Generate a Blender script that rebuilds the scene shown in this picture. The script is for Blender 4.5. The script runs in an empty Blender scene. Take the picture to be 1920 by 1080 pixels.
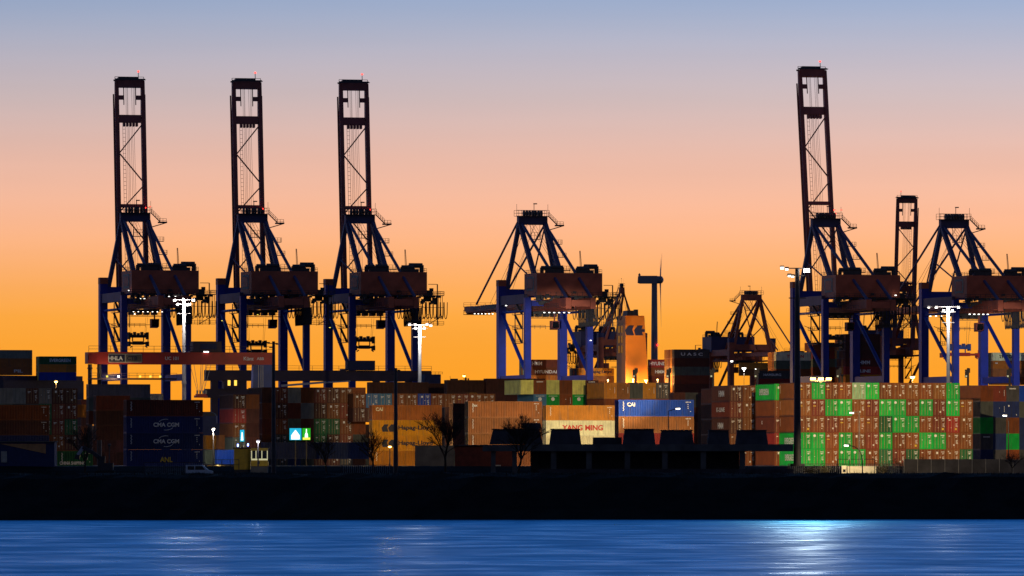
import bpy, math, random
from mathutils import Vector, Matrix
R = math.radians
rnd = random.Random(7)
S = bpy.context.scene
COL = S.collection

# ------------------------------------------------------------------ camera
cam_d = bpy.data.cameras.new('camera')
cam = bpy.data.objects.new('camera', cam_d)
COL.objects.link(cam)
cam.location = (0, 0, 8.0)
cam.rotation_euler = (R(90), 0, 0)
cam_d.sensor_width = 36
cam_d.lens = 262.5
cam_d.shift_y = 328 / 1920
cam_d.clip_start = 1
cam_d.clip_end = 30000
S.camera = cam
FP = 6000.0                       # nominal pixels per metre at a nominal distance of 1 m
KD = 7 / 3                        # true distance / nominal distance (the lens is that much longer)

# ------------------------------------------------------------------ world: dusk sky after sunset
W = bpy.data.worlds.new('World')
S.world = W
W.use_nodes = True
nt = W.node_tree
for n in list(nt.nodes):
    nt.nodes.remove(n)
N = nt.nodes.new
L_ = nt.links.new
out = N('ShaderNodeOutputWorld')
bg = N('ShaderNodeBackground')
tc = N('ShaderNodeTexCoord')
sep = N('ShaderNodeSeparateXYZ')
L_(tc.outputs['Generated'], sep.inputs[0])


def lin(c):
    return tuple((x / 255 / 12.92) if x / 255 <= 0.04045 else ((x / 255 + 0.055) / 1.055) ** 2.4 for x in c)


def ramp(stops, scale):
    m = N('ShaderNodeMath'); m.operation = 'MULTIPLY'; m.inputs[1].default_value = scale
    L_(sep.outputs['Z'], m.inputs[0])
    r = N('ShaderNodeValToRGB')
    r.color_ramp.interpolation = 'B_SPLINE' if False else 'LINEAR'
    e = r.color_ramp.elements
    while len(e) > 1:
        e.remove(e[-1])
    e[0].position = stops[0][0]; e[0].color = (*stops[0][1], 1)
    for p, c in stops[1:]:
        q = e.new(p); q.color = (*c, 1)
    L_(m.outputs[0], r.inputs[0])
    return r


def el(y):
    return (868 - y) / (FP * KD)


SKY = [(720, (255, 162, 40)), (660, (255, 165, 50)), (593, (254, 169, 66)), (533, (254, 174, 96)), (474, (254, 180, 124)), (415, (252, 185, 146)),
       (355, (244, 187, 160)), (296, (233, 186, 168)), (237, (219, 186, 178)), (178, (205, 186, 187)), (118, (191, 183, 194)), (59, (173, 178, 199)), (0, (155, 172, 203))]
west = ramp([(0.0, lin((255, 150, 30)))] + [(el(y) / 0.5, lin(c)) for y, c in SKY]
            + [(0.10 / 0.5, lin((108, 156, 212))), (0.19 / 0.5, lin((62, 124, 192))), (0.36 / 0.5, lin((46, 92, 152))), (1.0, lin((44, 62, 100)))], 2.0)
east = ramp([(0.0, lin((58, 57, 66))), (0.4, lin((64, 66, 80))), (1.0, lin((44, 62, 100)))], 2.0)
mr = N('ShaderNodeMapRange')
mr.inputs['From Min'].default_value = -0.35
mr.inputs['From Max'].default_value = 0.55
mr.interpolation_type = 'SMOOTHSTEP'
L_(sep.outputs['Y'], mr.inputs['Value'])
mx = N('ShaderNodeMix'); mx.data_type = 'RGBA'
L_(mr.outputs[0], mx.inputs['Factor'])
L_(east.outputs[0], mx.inputs['A'])
L_(west.outputs[0], mx.inputs['B'])
# thin drifting veils so the gradient is not perfectly smooth
mp = N('ShaderNodeMapping'); mp.inputs['Scale'].default_value = (3, 3, 60)
L_(tc.outputs['Generated'], mp.inputs[0])
nz = N('ShaderNodeTexNoise'); nz.inputs['Scale'].default_value = 2.2; nz.inputs['Detail'].default_value = 4
L_(mp.outputs[0], nz.inputs['Vector'])
mr2 = N('ShaderNodeMapRange')
mr2.inputs['From Min'].default_value = 0.3; mr2.inputs['From Max'].default_value = 0.7
mr2.inputs['To Min'].default_value = 0.975; mr2.inputs['To Max'].default_value = 1.025
L_(nz.outputs[0], mr2.inputs['Value'])
mul = N('ShaderNodeMix'); mul.data_type = 'RGBA'; mul.blend_type = 'MULTIPLY'; mul.inputs['Factor'].default_value = 1
L_(mx.outputs['Result'], mul.inputs['A'])
L_(mr2.outputs[0], mul.inputs['B'])
# the sky is a little brighter towards the right, where the sun went down
xz = N('ShaderNodeMath'); xz.operation = 'MULTIPLY'
L_(sep.outputs['X'], xz.inputs[0]); L_(sep.outputs['Z'], xz.inputs[1])
mr3 = N('ShaderNodeMapRange')
mr3.inputs['From Min'].default_value = -0.005; mr3.inputs['From Max'].default_value = 0.005
mr3.inputs['To Min'].default_value = 0.93; mr3.inputs['To Max'].default_value = 1.07
L_(xz.outputs[0], mr3.inputs['Value'])
mul2 = N('ShaderNodeMix'); mul2.data_type = 'RGBA'; mul2.blend_type = 'MULTIPLY'; mul2.inputs['Factor'].default_value = 1
L_(mul.outputs['Result'], mul2.inputs['A'])
L_(mr3.outputs[0], mul2.inputs['B'])
L_(mul2.outputs['Result'], bg.inputs['Color'])
bg.inputs['Strength'].default_value = 1.0
L_(bg.outputs[0], out.inputs['Surface'])

S.view_settings.view_transform = 'Standard'
S.view_settings.look = 'None'
S.view_settings.exposure = 0
S.view_settings.gamma = 1

# ------------------------------------------------------------------ placement helpers
YARD = 7.5
TH = R(14)                        # the terminal grid is turned 14 degrees to the view
U = Vector((math.cos(TH), math.sin(TH), 0))
V = Vector((-math.sin(TH), math.cos(TH), 0))


def X(px, d):
    return (px - 960) / FP * d


def Z(py, d):
    return 8 + (868 - py) * d / FP


def P(px, py, d):
    return Vector((X(px, d), d * KD, Z(py, d)))


# ------------------------------------------------------------------ materials
def mat(name, color, rough=0.6, metal=0.0, var=0.25, scale=1.5, spec=0.5, objcol=False, bump=0.0, coord='Object'):
    m = bpy.data.materials.new(name)
    m.use_nodes = True
    t = m.node_tree
    b = t.nodes['Principled BSDF']
    b.inputs['Roughness'].default_value = rough
    b.inputs['Metallic'].default_value = metal
    b.inputs['Specular IOR Level'].default_value = spec
    tcn = t.nodes.new('ShaderNodeTexCoord')
    n1 = t.nodes.new('ShaderNodeTexNoise'); n1.inputs['Scale'].default_value = scale; n1.inputs['Detail'].default_value = 5
    t.links.new(tcn.outputs[coord], n1.inputs['Vector'])
    r = t.nodes.new('ShaderNodeMapRange')
    r.inputs['From Min'].default_value = 0.3; r.inputs['From Max'].default_value = 0.7
    r.inputs['To Min'].default_value = 1 - var; r.inputs['To Max'].default_value = 1 + var
    t.links.new(n1.outputs[0], r.inputs['Value'])
    mm = t.nodes.new('ShaderNodeMix'); mm.data_type = 'RGBA'; mm.blend_type = 'MULTIPLY'; mm.inputs['Factor'].default_value = 1
    t.links.new(r.outputs[0], mm.inputs['B'])
    if objcol:
        oi = t.nodes.new('ShaderNodeObjectInfo')
        t.links.new(oi.outputs['Color'], mm.inputs['A'])
        # vertical rust streaks
        mpn = t.nodes.new('ShaderNodeMapping'); mpn.inputs['Scale'].default_value = (2.2, 2.2, 0.25)
        t.links.new(tcn.outputs['Object'], mpn.inputs[0])
        add = t.nodes.new('ShaderNodeVectorMath'); add.operation = 'ADD'
        t.links.new(mpn.outputs[0], add.inputs[0])
        sc = t.nodes.new('ShaderNodeMath'); sc.operation = 'MULTIPLY'; sc.inputs[1].default_value = 57.0
        t.links.new(oi.outputs['Random'], sc.inputs[0])
        t.links.new(sc.outputs[0], add.inputs[1])
        n2 = t.nodes.new('ShaderNodeTexNoise'); n2.inputs['Scale'].default_value = 1.3; n2.inputs['Detail'].default_value = 6
        t.links.new(add.outputs[0], n2.inputs['Vector'])
        r2 = t.nodes.new('ShaderNodeMapRange')
        r2.inputs['From Min'].default_value = 0.52; r2.inputs['From Max'].default_value = 0.72
        r2.inputs['To Max'].default_value = 0.7
        t.links.new(n2.outputs[0], r2.inputs['Value'])
        m2 = t.nodes.new('ShaderNodeMix'); m2.data_type = 'RGBA'
        t.links.new(r2.outputs[0], m2.inputs['Factor'])
        t.links.new(mm.outputs['Result'], m2.inputs['A'])
        hs = t.nodes.new('ShaderNodeHueSaturation'); hs.inputs['Saturation'].default_value = 0.75; hs.inputs['Value'].default_value = 0.5
        t.links.new(mm.outputs['Result'], hs.inputs['Color'])
        t.links.new(hs.outputs[0], m2.inputs['B'])
        t.links.new(m2.outputs['Result'], b.inputs['Base Color'])
    else:
        mm.inputs['A'].default_value = (*color, 1)
        t.links.new(mm.outputs['Result'], b.inputs['Base Color'])
    if bump:
        bp = t.nodes.new('ShaderNodeBump'); bp.inputs['Strength'].default_value = bump
        t.links.new(n1.outputs[0], bp.inputs['Height'])
        t.links.new(bp.outputs[0], b.inputs['Normal'])
    return m


def emat(name, color, strength):
    m = bpy.data.materials.new(name)
    m.use_nodes = True
    t = m.node_tree
    for n in list(t.nodes):
        t.nodes.remove(n)
    o = t.nodes.new('ShaderNodeOutputMaterial')
    e = t.nodes.new('ShaderNodeEmission')
    e.inputs[0].default_value = (*color, 1)
    e.inputs[1].default_value = strength
    t.links.new(e.outputs[0], o.inputs[0])
    return m


M = {}
M['paint'] = mat('container_paint', (1, 1, 1), rough=0.6, var=0.16, scale=0.7, objcol=True, spec=0.25)
M['rod'] = mat('galvanised_rod', (0.36, 0.22, 0.11), rough=0.45, var=0.2)
M['white'] = mat('white_marking', (0.75, 0.75, 0.72), rough=0.6, var=0.12)
M['yellow'] = mat('yellow_marking', (0.75, 0.5, 0.04), rough=0.6, var=0.12)
M['red'] = mat('red_marking', (0.6, 0.03, 0.02), rough=0.6, var=0.12)
M['navy'] = mat('navy_marking', (0.008, 0.012, 0.06), rough=0.6, var=0.12)
M['black'] = mat('black_marking', (0.02, 0.02, 0.02), rough=0.6, var=0.12)
M['crane_blue'] = mat('crane_blue_paint', (0.010, 0.030, 0.38), rough=0.5, var=0.2, scale=0.3)
M['crane_dark'] = mat('crane_frame_paint', (0.065, 0.06, 0.15), rough=0.6, var=0.2, scale=0.3)
M['crane_red'] = mat('crane_red_paint', (0.52, 0.12, 0.06), rough=0.6, var=0.25, scale=0.3)
M['boom_red'] = mat('boom_red_paint', (0.34, 0.085, 0.07), rough=0.6, var=0.25, scale=0.3)
M['steel'] = mat('dark_steel', (0.05, 0.045, 0.05), rough=0.6, var=0.3)
M['galv'] = mat('galvanised_steel', (0.45, 0.46, 0.5), rough=0.5, var=0.15, scale=0.6)
M['darkpole'] = mat('dark_pole_paint', (0.035, 0.03, 0.035), rough=0.6, var=0.3)
M['concrete'] = mat('concrete', (0.12, 0.11, 0.1), rough=0.9, var=0.35, scale=0.5)
M['darkroof'] = mat('dark_roofing', (0.05, 0.045, 0.05), rough=0.9, var=0.4, scale=0.6)
M['bark'] = mat('bark', (0.035, 0.022, 0.014), rough=0.95, var=0.4)
M['grass'] = mat('bank_grass', (0.015, 0.016, 0.010), rough=1.0, var=0.5)
M['asphalt'] = mat('asphalt', (0.05, 0.048, 0.045), rough=0.9, var=0.3, scale=0.05)
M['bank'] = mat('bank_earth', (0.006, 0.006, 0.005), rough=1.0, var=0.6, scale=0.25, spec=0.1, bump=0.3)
M['hull'] = mat('ship_hull_paint', (0.03, 0.03, 0.05), rough=0.6)
M['funnel'] = mat('funnel_orange_paint', (0.80, 0.24, 0.008), rough=0.5, var=0.08, scale=0.2)
M['glass'] = mat('dark_glass', (0.01, 0.012, 0.02), rough=0.1)
M['turbine'] = mat('turbine_paint', (0.25, 0.24, 0.28), rough=0.5, var=0.08)
M['rmg_red'] = mat('gantry_red_paint', (0.46, 0.03, 0.025), rough=0.5, var=0.2, scale=0.4)
M['rmg_dark'] = mat('gantry_dark_paint', (0.05, 0.03, 0.06), rough=0.6, var=0.2, scale=0.4)
M['rmg_blue'] = mat('gantry_blue_paint', (0.02, 0.06, 0.28), rough=0.5, var=0.2, scale=0.4)
M['shed_blue'] = mat('shed_blue_cladding', (0.02, 0.03, 0.10), rough=0.7, var=0.2)
M['shed_tan'] = mat('shed_tan_cladding', (0.55, 0.26, 0.10), rough=0.8, var=0.2)
M['kiosk'] = mat('kiosk_yellow_paint', (0.6, 0.34, 0.01), rough=0.6, var=0.2)
M['brick'] = mat('dark_red_brick', (0.12, 0.02, 0.012), rough=0.9, var=0.3)
M['vanwhite'] = mat('white_vehicle_paint', (0.6, 0.65, 0.7), rough=0.35, var=0.08)
M['tyre'] = mat('tyre_rubber', (0.02, 0.02, 0.02), rough=0.9)
M['wallpale'] = mat('pale_render', (0.45, 0.42, 0.34), rough=0.9, var=0.2)
M['shrub'] = mat('winter_shrub', (0.05, 0.045, 0.022), rough=1.0, var=0.5)
M['e_white'] = emat('lamp_white', (1.0, 0.95, 0.85), 4)
M['e_key'] = emat('lamp_white_strong', (1.0, 0.96, 0.88), 16)
M['e_warm'] = emat('lamp_sodium', (1.0, 0.55, 0.12), 14)
M['e_yellow'] = emat('lit_window_yellow', (1.0, 0.6, 0.08), 1.6)
M['e_pane'] = emat('lit_window_pale', (0.9, 0.85, 0.5), 0.6)
M['e_red'] = emat('red_warning_lamp', (1.0, 0.03, 0.02), 6)
M['e_cyan'] = emat('sign_cyan', (0.02, 0.5, 0.75), 1.0)
M['e_green'] = emat('sign_green', (0.02, 0.45, 0.02), 1.0)
M['e_sign'] = emat('sign_white', (0.85, 1.0, 0.95), 1.6)
M['e_signy'] = emat('sign_yellow', (1.0, 0.8, 0.1), 1.3)
M['e_blue'] = emat('lamp_blue', (0.25, 0.35, 1.0), 6)


# ------------------------------------------------------------------ mesh builder
class MB:
    def __init__(s):
        s.v, s.f, s.mi, s.k = [], [], [], 0

    def poly(s, pts):
        i = len(s.v)
        s.v += [tuple(p) for p in pts]
        s.f.append(tuple(range(i, i + len(pts)))); s.mi.append(s.k)
        return s

    def box(s, c, d, rz=0.0):
        i = len(s.v)
        ca, sa = math.cos(rz), math.sin(rz)
        for z in (-.5, .5):
            for x, y in ((-.5, -.5), (.5, -.5), (.5, .5), (-.5, .5)):
                a, b = x * d[0], y * d[1]
                s.v.append((c[0] + a * ca - b * sa, c[1] + a * sa + b * ca, c[2] + z * d[2]))
        for f in ((0, 3, 2, 1), (4, 5, 6, 7), (0, 1, 5, 4), (1, 2, 6, 5), (2, 3, 7, 6), (3, 0, 4, 7)):
            s.f.append(tuple(i + k for k in f)); s.mi.append(s.k)
        return s

    def bb(s, a, b):
        return s.box([(a[k] + b[k]) / 2 for k in range(3)], [abs(b[k] - a[k]) for k in range(3)])

    def bar(s, p, q, w, h=None, w2=None, h2=None):
        """square bar from p to q: w across, h up; may taper to w2, h2"""
        h = w if h is None else h
        w2 = w if w2 is None else w2
        h2 = h if h2 is None else h2
        p, q = Vector(p), Vector(q)
        d = (q - p).normalized()
        up = Vector((0, 0, 1)) if abs(d.z) < 0.95 else Vector((0, 1, 0))
        a = d.cross(up).normalized()
        b = a.cross(d).normalized()
        i = len(s.v)
        for c, ww, hh in ((p, w, h), (q, w2, h2)):
            for x, y in ((-.5, -.5), (.5, -.5), (.5, .5), (-.5, .5)):
                s.v.append(tuple(c + a * x * ww + b * y * hh))
        for f in ((0, 1, 2, 3), (7, 6, 5, 4), (0, 4, 5, 1), (1, 5, 6, 2), (2, 6, 7, 3), (3, 7, 4, 0)):
            s.f.append(tuple(i + k for k in f)); s.mi.append(s.k)
        return s

    def tube(s, p, q, r, r2=None, n=8, caps=True):
        r2 = r if r2 is None else r2
        p, q = Vector(p), Vector(q)
        d = (q - p).normalized()
        up = Vector((0, 0, 1)) if abs(d.z) < 0.95 else Vector((0, 1, 0))
        a = d.cross(up).normalized()
        b = a.cross(d).normalized()
        i = len(s.v)
        for c, rr in ((p, r), (q, r2)):
            for k in range(n):
                t = 2 * math.pi * k / n
                s.v.append(tuple(c + a * math.cos(t) * rr + b * math.sin(t) * rr))
        for k in range(n):
            s.f.append((i + k, i + (k + 1) % n, i + n + (k + 1) % n, i + n + k)); s.mi.append(s.k)
        if caps:
            s.f.append(tuple(i + k for k in range(n))); s.mi.append(s.k)
            s.f.append(tuple(i + n + n - 1 - k for k in range(n))); s.mi.append(s.k)
        return s

    def path(s, pts, r, n=5):
        for a, b in zip(pts, pts[1:]):
            s.tube(a, b, r, n=n, caps=False)
        return s

    def prism(s, pts, axis, a, b):
        """outline in the two other axes, extruded along axis from a to b"""
        def at(p, t):
            q = list(p); q.insert(axis, t); return tuple(q)
        n = len(pts); i = len(s.v)
        s.v += [at(p, a) for p in pts] + [at(p, b) for p in pts]
        s.f.append(tuple(i + k for k in range(n))); s.mi.append(s.k)
        s.f.append(tuple(i + n + n - 1 - k for k in range(n))); s.mi.append(s.k)
        for k in range(n):
            s.f.append((i + k, i + (k + 1) % n, i + n + (k + 1) % n, i + n + k)); s.mi.append(s.k)
        return s

    def frustum(s, c, z0, z1, d0, d1, off=(0, 0)):
        i = len(s.v)
        for z, d, o in ((z0, d0, (0, 0)), (z1, d1, off)):
            for x, y in ((-.5, -.5), (.5, -.5), (.5, .5), (-.5, .5)):
                s.v.append((c[0] + o[0] + x * d[0], c[1] + o[1] + y * d[1], z))
        for f in ((0, 3, 2, 1), (4, 5, 6, 7), (0, 1, 5, 4), (1, 2, 6, 5), (2, 3, 7, 6), (3, 0, 4, 7)):
            s.f.append(tuple(i + k for k in f)); s.mi.append(s.k)
        return s

    def mesh(s, name, mats):
        me = bpy.data.meshes.new(name)
        me.from_pydata(s.v, [], s.f)
        for m in (mats if isinstance(mats, (list, tuple)) else [mats]):
            me.materials.append(m)
        if any(s.mi):
            me.polygons.foreach_set('material_index', s.mi)
        me.update()
        return me

    def build(s, name, mats, parent=None, loc=None, rz=0.0, smooth=False):
        me = s.mesh(name, mats)
        if smooth:
            me.polygons.foreach_set('use_smooth', [True] * len(me.polygons))
        return link(name, me, parent, loc, rz)


def link(name, me, parent=None, loc=None, rz=0.0):
    o = bpy.data.objects.new(name, me)
    COL.objects.link(o)
    o.parent = parent
    if loc is not None:
        o.location = loc
    o.rotation_euler = (0, 0, rz)
    return o


LABELS = {}


def tag(o, label=None, cat=None, group=None, kind=None):
    if label:
        o['label'] = label
        n = len(label.replace('-', '').split())
        if not 4 <= n <= 16:
            print('LABEL LENGTH', n, label)
        if label in LABELS and kind != 'structure':
            print('LABEL TWICE', label)
        LABELS[label] = 1
    if cat:
        o['category'] = cat
    if group:
        o['group'] = group
    if kind:
        o['kind'] = kind
    return o


def empty(name, loc=(0, 0, 0), rz=0.0, label=None, cat=None, group=None):
    o = bpy.data.objects.new(name, None)
    COL.objects.link(o)
    o.location = loc
    o.rotation_euler = (0, 0, rz)
    o.empty_display_size = 1
    return tag(o, label, cat, group)


def copy_tree(o, parent=None):
    c = o.copy()
    COL.objects.link(c)
    c.parent = parent
    for ch in list(o.children):
        copy_tree(ch, c)
    return c


def light(name, kind, loc, power, color, target=None, angle=60, blend=0.5, radius=0.3, parent=None):
    ld = bpy.data.lights.new(name, kind)
    ld.energy = power
    ld.color = color
    ld.shadow_soft_size = radius
    o = bpy.data.objects.new(name, ld)
    COL.objects.link(o)
    o.location = loc
    if kind == 'SPOT':
        ld.spot_size = R(angle)
        ld.spot_blend = blend
        o.rotation_euler = (Vector(target) - Vector(loc)).to_track_quat('-Z', 'Y').to_euler()
    if parent is not None:
        bpy.context.view_layer.update()
        o.parent = parent
        o.matrix_parent_inverse = parent.matrix_world.inverted()
    return o


# ------------------------------------------------------------------ lettering
_TXT = {}


def text_mesh(s, m):
    key = (s, m.name)
    if key not in _TXT:
        cu = bpy.data.curves.new('lettering', 'FONT')
        cu.body = s
        cu.align_x = 'CENTER'
        cu.align_y = 'CENTER'
        cu.size = 1
        cu.extrude = 0.01
        cu.offset = 0.03
        cu.resolution_u = 3
        o = bpy.data.objects.new('lettering', cu)
        COL.objects.link(o)
        bpy.context.view_layer.update()
        me = bpy.data.meshes.new_from_object(o.evaluated_get(bpy.context.evaluated_depsgraph_get()))
        bpy.data.objects.remove(o)
        me.materials.clear()
        me.materials.append(m)
        xs = [v.co.x for v in me.vertices]; ys = [v.co.y for v in me.vertices]
        cx, cy = (min(xs) + max(xs)) / 2, (min(ys) + max(ys)) / 2
        for v in me.vertices:
            v.co.x -= cx; v.co.y -= cy
        _TXT[key] = (me, max(xs) - min(xs), max(ys) - min(ys))
    return _TXT[key]


def lettering(s, m, parent, loc, rz, height, width=None, name='lettering'):
    me, w, h = text_mesh(s, m)
    o = link(name, me, parent, loc)
    o.rotation_euler = (R(90), 0, rz)
    k = height / h
    o.scale = ((width / w) if width else k, k, 1)
    return o


# ------------------------------------------------------------------ SETTING: water, bank, yard
def water():
    m = bpy.data.materials.new('river_water')
    m.use_nodes = True
    t = m.node_tree
    b = t.nodes['Principled BSDF']
    b.inputs['Base Color'].default_value = (0.16, 0.56, 0.76, 1)
    b.inputs['Metallic'].default_value = 0.95
    b.inputs['Specular Tint'].default_value = (0.27, 0.68, 0.96, 1)
    b.inputs['Roughness'].default_value = 0.24
    tcn = t.nodes.new('ShaderNodeTexCoord')
    hs = []
    for sx, sy, sc, dist in ((0.075, 0.060, 1.0, 1.1), (0.20, 0.17, 1.0, 0.42), (0.016, 0.012, 1.0, 3.6)):
        mpn = t.nodes.new('ShaderNodeMapping'); mpn.inputs['Scale'].default_value = (sx, sy, 1)
        t.links.new(tcn.outputs['Object'], mpn.inputs[0])
        n = t.nodes.new('ShaderNodeTexNoise'); n.inputs['Scale'].default_value = sc; n.inputs['Detail'].default_value = 4
        t.links.new(mpn.outputs[0], n.inputs['Vector'])
        mu = t.nodes.new('ShaderNodeMath'); mu.operation = 'MULTIPLY'; mu.inputs[1].default_value = dist
        t.links.new(n.outputs[0], mu.inputs[0])
        hs.append(mu)
    a = t.nodes.new('ShaderNodeMath'); a.operation = 'ADD'
    t.links.new(hs[0].outputs[0], a.inputs[0]); t.links.new(hs[1].outputs[0], a.inputs[1])
    a2 = t.nodes.new('ShaderNodeMath'); a2.operation = 'ADD'
    t.links.new(a.outputs[0], a2.inputs[0]); t.links.new(hs[2].outputs[0], a2.inputs[1])
    bp = t.nodes.new('ShaderNodeBump'); bp.inputs['Strength'].default_value = 1.0; bp.inputs['Distance'].default_value = 0.85
    t.links.new(a2.outputs[0], bp.inputs['Height'])
    t.links.new(bp.outputs[0], b.inputs['Normal'])
    # slicks: patches of smoother and rougher water
    mpn = t.nodes.new('ShaderNodeMapping'); mpn.inputs['Scale'].default_value = (0.02, 0.012, 1)
    t.links.new(tcn.outputs['Object'], mpn.inputs[0])
    n = t.nodes.new('ShaderNodeTexNoise'); n.inputs['Detail'].default_value = 3
    t.links.new(mpn.outputs[0], n.inputs['Vector'])
    r = t.nodes.new('ShaderNodeMapRange')
    r.inputs['From Min'].default_value = 0.35; r.inputs['From Max'].default_value = 0.65
    r.inputs['To Min'].default_value = 0.26; r.inputs['To Max'].default_value = 0.46
    t.links.new(n.outputs[0], r.inputs['Value'])
    t.links.new(r.outputs[0], b.inputs['Roughness'])
    mb = MB()
    mb.poly([(-6000, -300, 0), (6000, -300, 0), (6000, 25000, 0), (-6000, 25000, 0)])
    o = mb.build('water', m)
    tag(o, 'long exposed blue river water in front of the terminal', 'river', kind='structure')


water()


def shore_y(x):
    return 449 * KD + x * 0.12


def quay_y(x):
    return 1000 * KD + (x - 14.5) * math.tan(TH) + 40


def land():
    prof = [(-20, -3), (0, -0.3), (6, 1.6), (13, 4.0), (19, 5.9), (23, 6.45), (30, 6.5), (35, 6.2), (38, 5.8), (90, 5.8), (95, 6.8), (100, YARD)]
    xs = [-900, -500, -300] + [-230 + 2.5 * i for i in range(185)] + [300, 500, 900]
    r = random.Random(3)
    v, f = [], []
    for i, x in enumerate(xs):
        for j, (dy, z) in enumerate(prof):
            jz = r.uniform(-.22, .22) if 2 <= j <= 5 else (r.uniform(-.08, .08) if j == 6 else 0)
            v.append((x, shore_y(x) + dy + (r.uniform(-.8, .8) if 1 <= j <= 5 else 0), z + jz))
    n = len(prof)
    for i in range(len(xs) - 1):
        for j in range(n - 1):
            a = i * n + j
            f.append((a, a + n, a + n + 1, a + 1))
    me = bpy.data.meshes.new('river_bank')
    me.from_pydata(v, [], f)
    me.materials.append(M['bank'])
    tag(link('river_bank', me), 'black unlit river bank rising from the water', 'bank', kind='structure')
    mb = MB()
    xs = [-900, -300, 300, 900]
    for a, b in zip(xs, xs[1:]):
        mb.poly([(a, shore_y(a) + 100, YARD), (b, shore_y(b) + 100, YARD), (b, quay_y(b), YARD), (a, quay_y(a), YARD)])
        mb.poly([(a, quay_y(a), YARD), (b, quay_y(b), YARD), (b, quay_y(b), -6), (a, quay_y(a), -6)])
    tag(mb.build('ground', M['asphalt']), 'asphalt yard of the container terminal', 'yard', kind='structure')
    mb = MB()
    mb.bb((-1500, 1225 * KD, -6), (1800, 12000, YARD))
    tag(mb.build('far_ground', M['asphalt']), 'land on the far side of the dock', 'land', kind='structure')


land()

# ------------------------------------------------------------------ CONTAINERS
CW = 2.438
BODY = {}


def corr(mb, a, b, z0, z1, at, period=0.28, depth=0.075):
    """corrugated sheet between a and b along one axis; at(s, inset, z) -> point"""
    n = max(2, int(round((b - a) / period)))
    p = (b - a) / n
    pts = []
    for k in range(n):
        s = a + k * p
        pts += [(s, depth), (s + p * .25, depth), (s + p * .5, 0), (s + p * .8, 0)]
    pts.append((b, depth))
    for (s0, i0), (s1, i1) in zip(pts, pts[1:]):
        mb.poly([at(s0, i0, z0), at(s1, i1, z0), at(s1, i1, z1), at(s0, i0, z1)])


def body_mesh(Lx, H, doors):
    key = (Lx, H, doors)
    if key in BODY:
        return BODY[key]
    mb = MB()
    x, y = Lx / 2, CW / 2
    for sx in (-1, 1):
        for sy in (-1, 1):
            mb.box((sx * (x - .07), sy * (y - .07), H / 2), (.14, .14, H))
    for sy in (-1, 1):
        mb.box((0, sy * (y - .05), .085), (Lx - .285, .096, .165))
        mb.box((0, sy * (y - .05), H - .06), (Lx - .285, .096, .115))
        corr(mb, -x + .14, x - .14, .168, H - .118, lambda s, i, z, sy=sy: (s, sy * (y - .02 - i), z))
    for sx in (-1, 1):
        mb.box((sx * (x - .05), 0, .085), (.096, CW - .285, .165))
        mb.box((sx * (x - .05), 0, H - .06), (.096, CW - .285, .115))
        if sx > 0 or not doors:
            corr(mb, -y + .14, y - .14, .168, H - .118, lambda s, i, z, sx=sx: (sx * (x - .02 - i), s, z))
        else:
            mb.poly([(-x + .12, -y + .14, .168), (-x + .12, y - .14, .168), (-x + .12, y - .14, H - .118), (-x + .12, -y + .14, H - .118)])
    mb.poly([(-x + .1, -y + .1, H - .03), (x - .1, -y + .1, H - .03), (x - .1, y - .1, H - .03), (-x + .1, y - .1, H - .03)])
    mb.poly([(-x + .1, -y + .1, .1), (x - .1, -y + .1, .1), (x - .1, y - .1, .1), (-x + .1, y - .1, .1)])
    BODY[key] = mb.mesh('container_body', M['paint'])
    return BODY[key]


DOOR = {}


def door_mesh(H):
    if H not in DOOR:
        w, h = (CW - .30) / 2, H - .30
        mb = MB()
        mb.box((0, 0, 0), (.05, w - .02, h))
        hh = h / 4
        for k in range(4):
            mb.box((-.035, 0, -h / 2 + hh * (k + .5)), (.03, w - .14, hh - .12))
        rod = MB()
        rod.box((0, 0, 0), (.05, .05, h + .05))
        rod.box((-.03, 0, -h * .22), (.04, .13, .07))
        rod.box((-.03, 0, h * .30), (.04, .11, .06))
        DOOR[H] = (mb.mesh('door', M['paint']), rod.mesh('lock_rod', M['rod']), w)
    return DOOR[H]


MARK = {}


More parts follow.
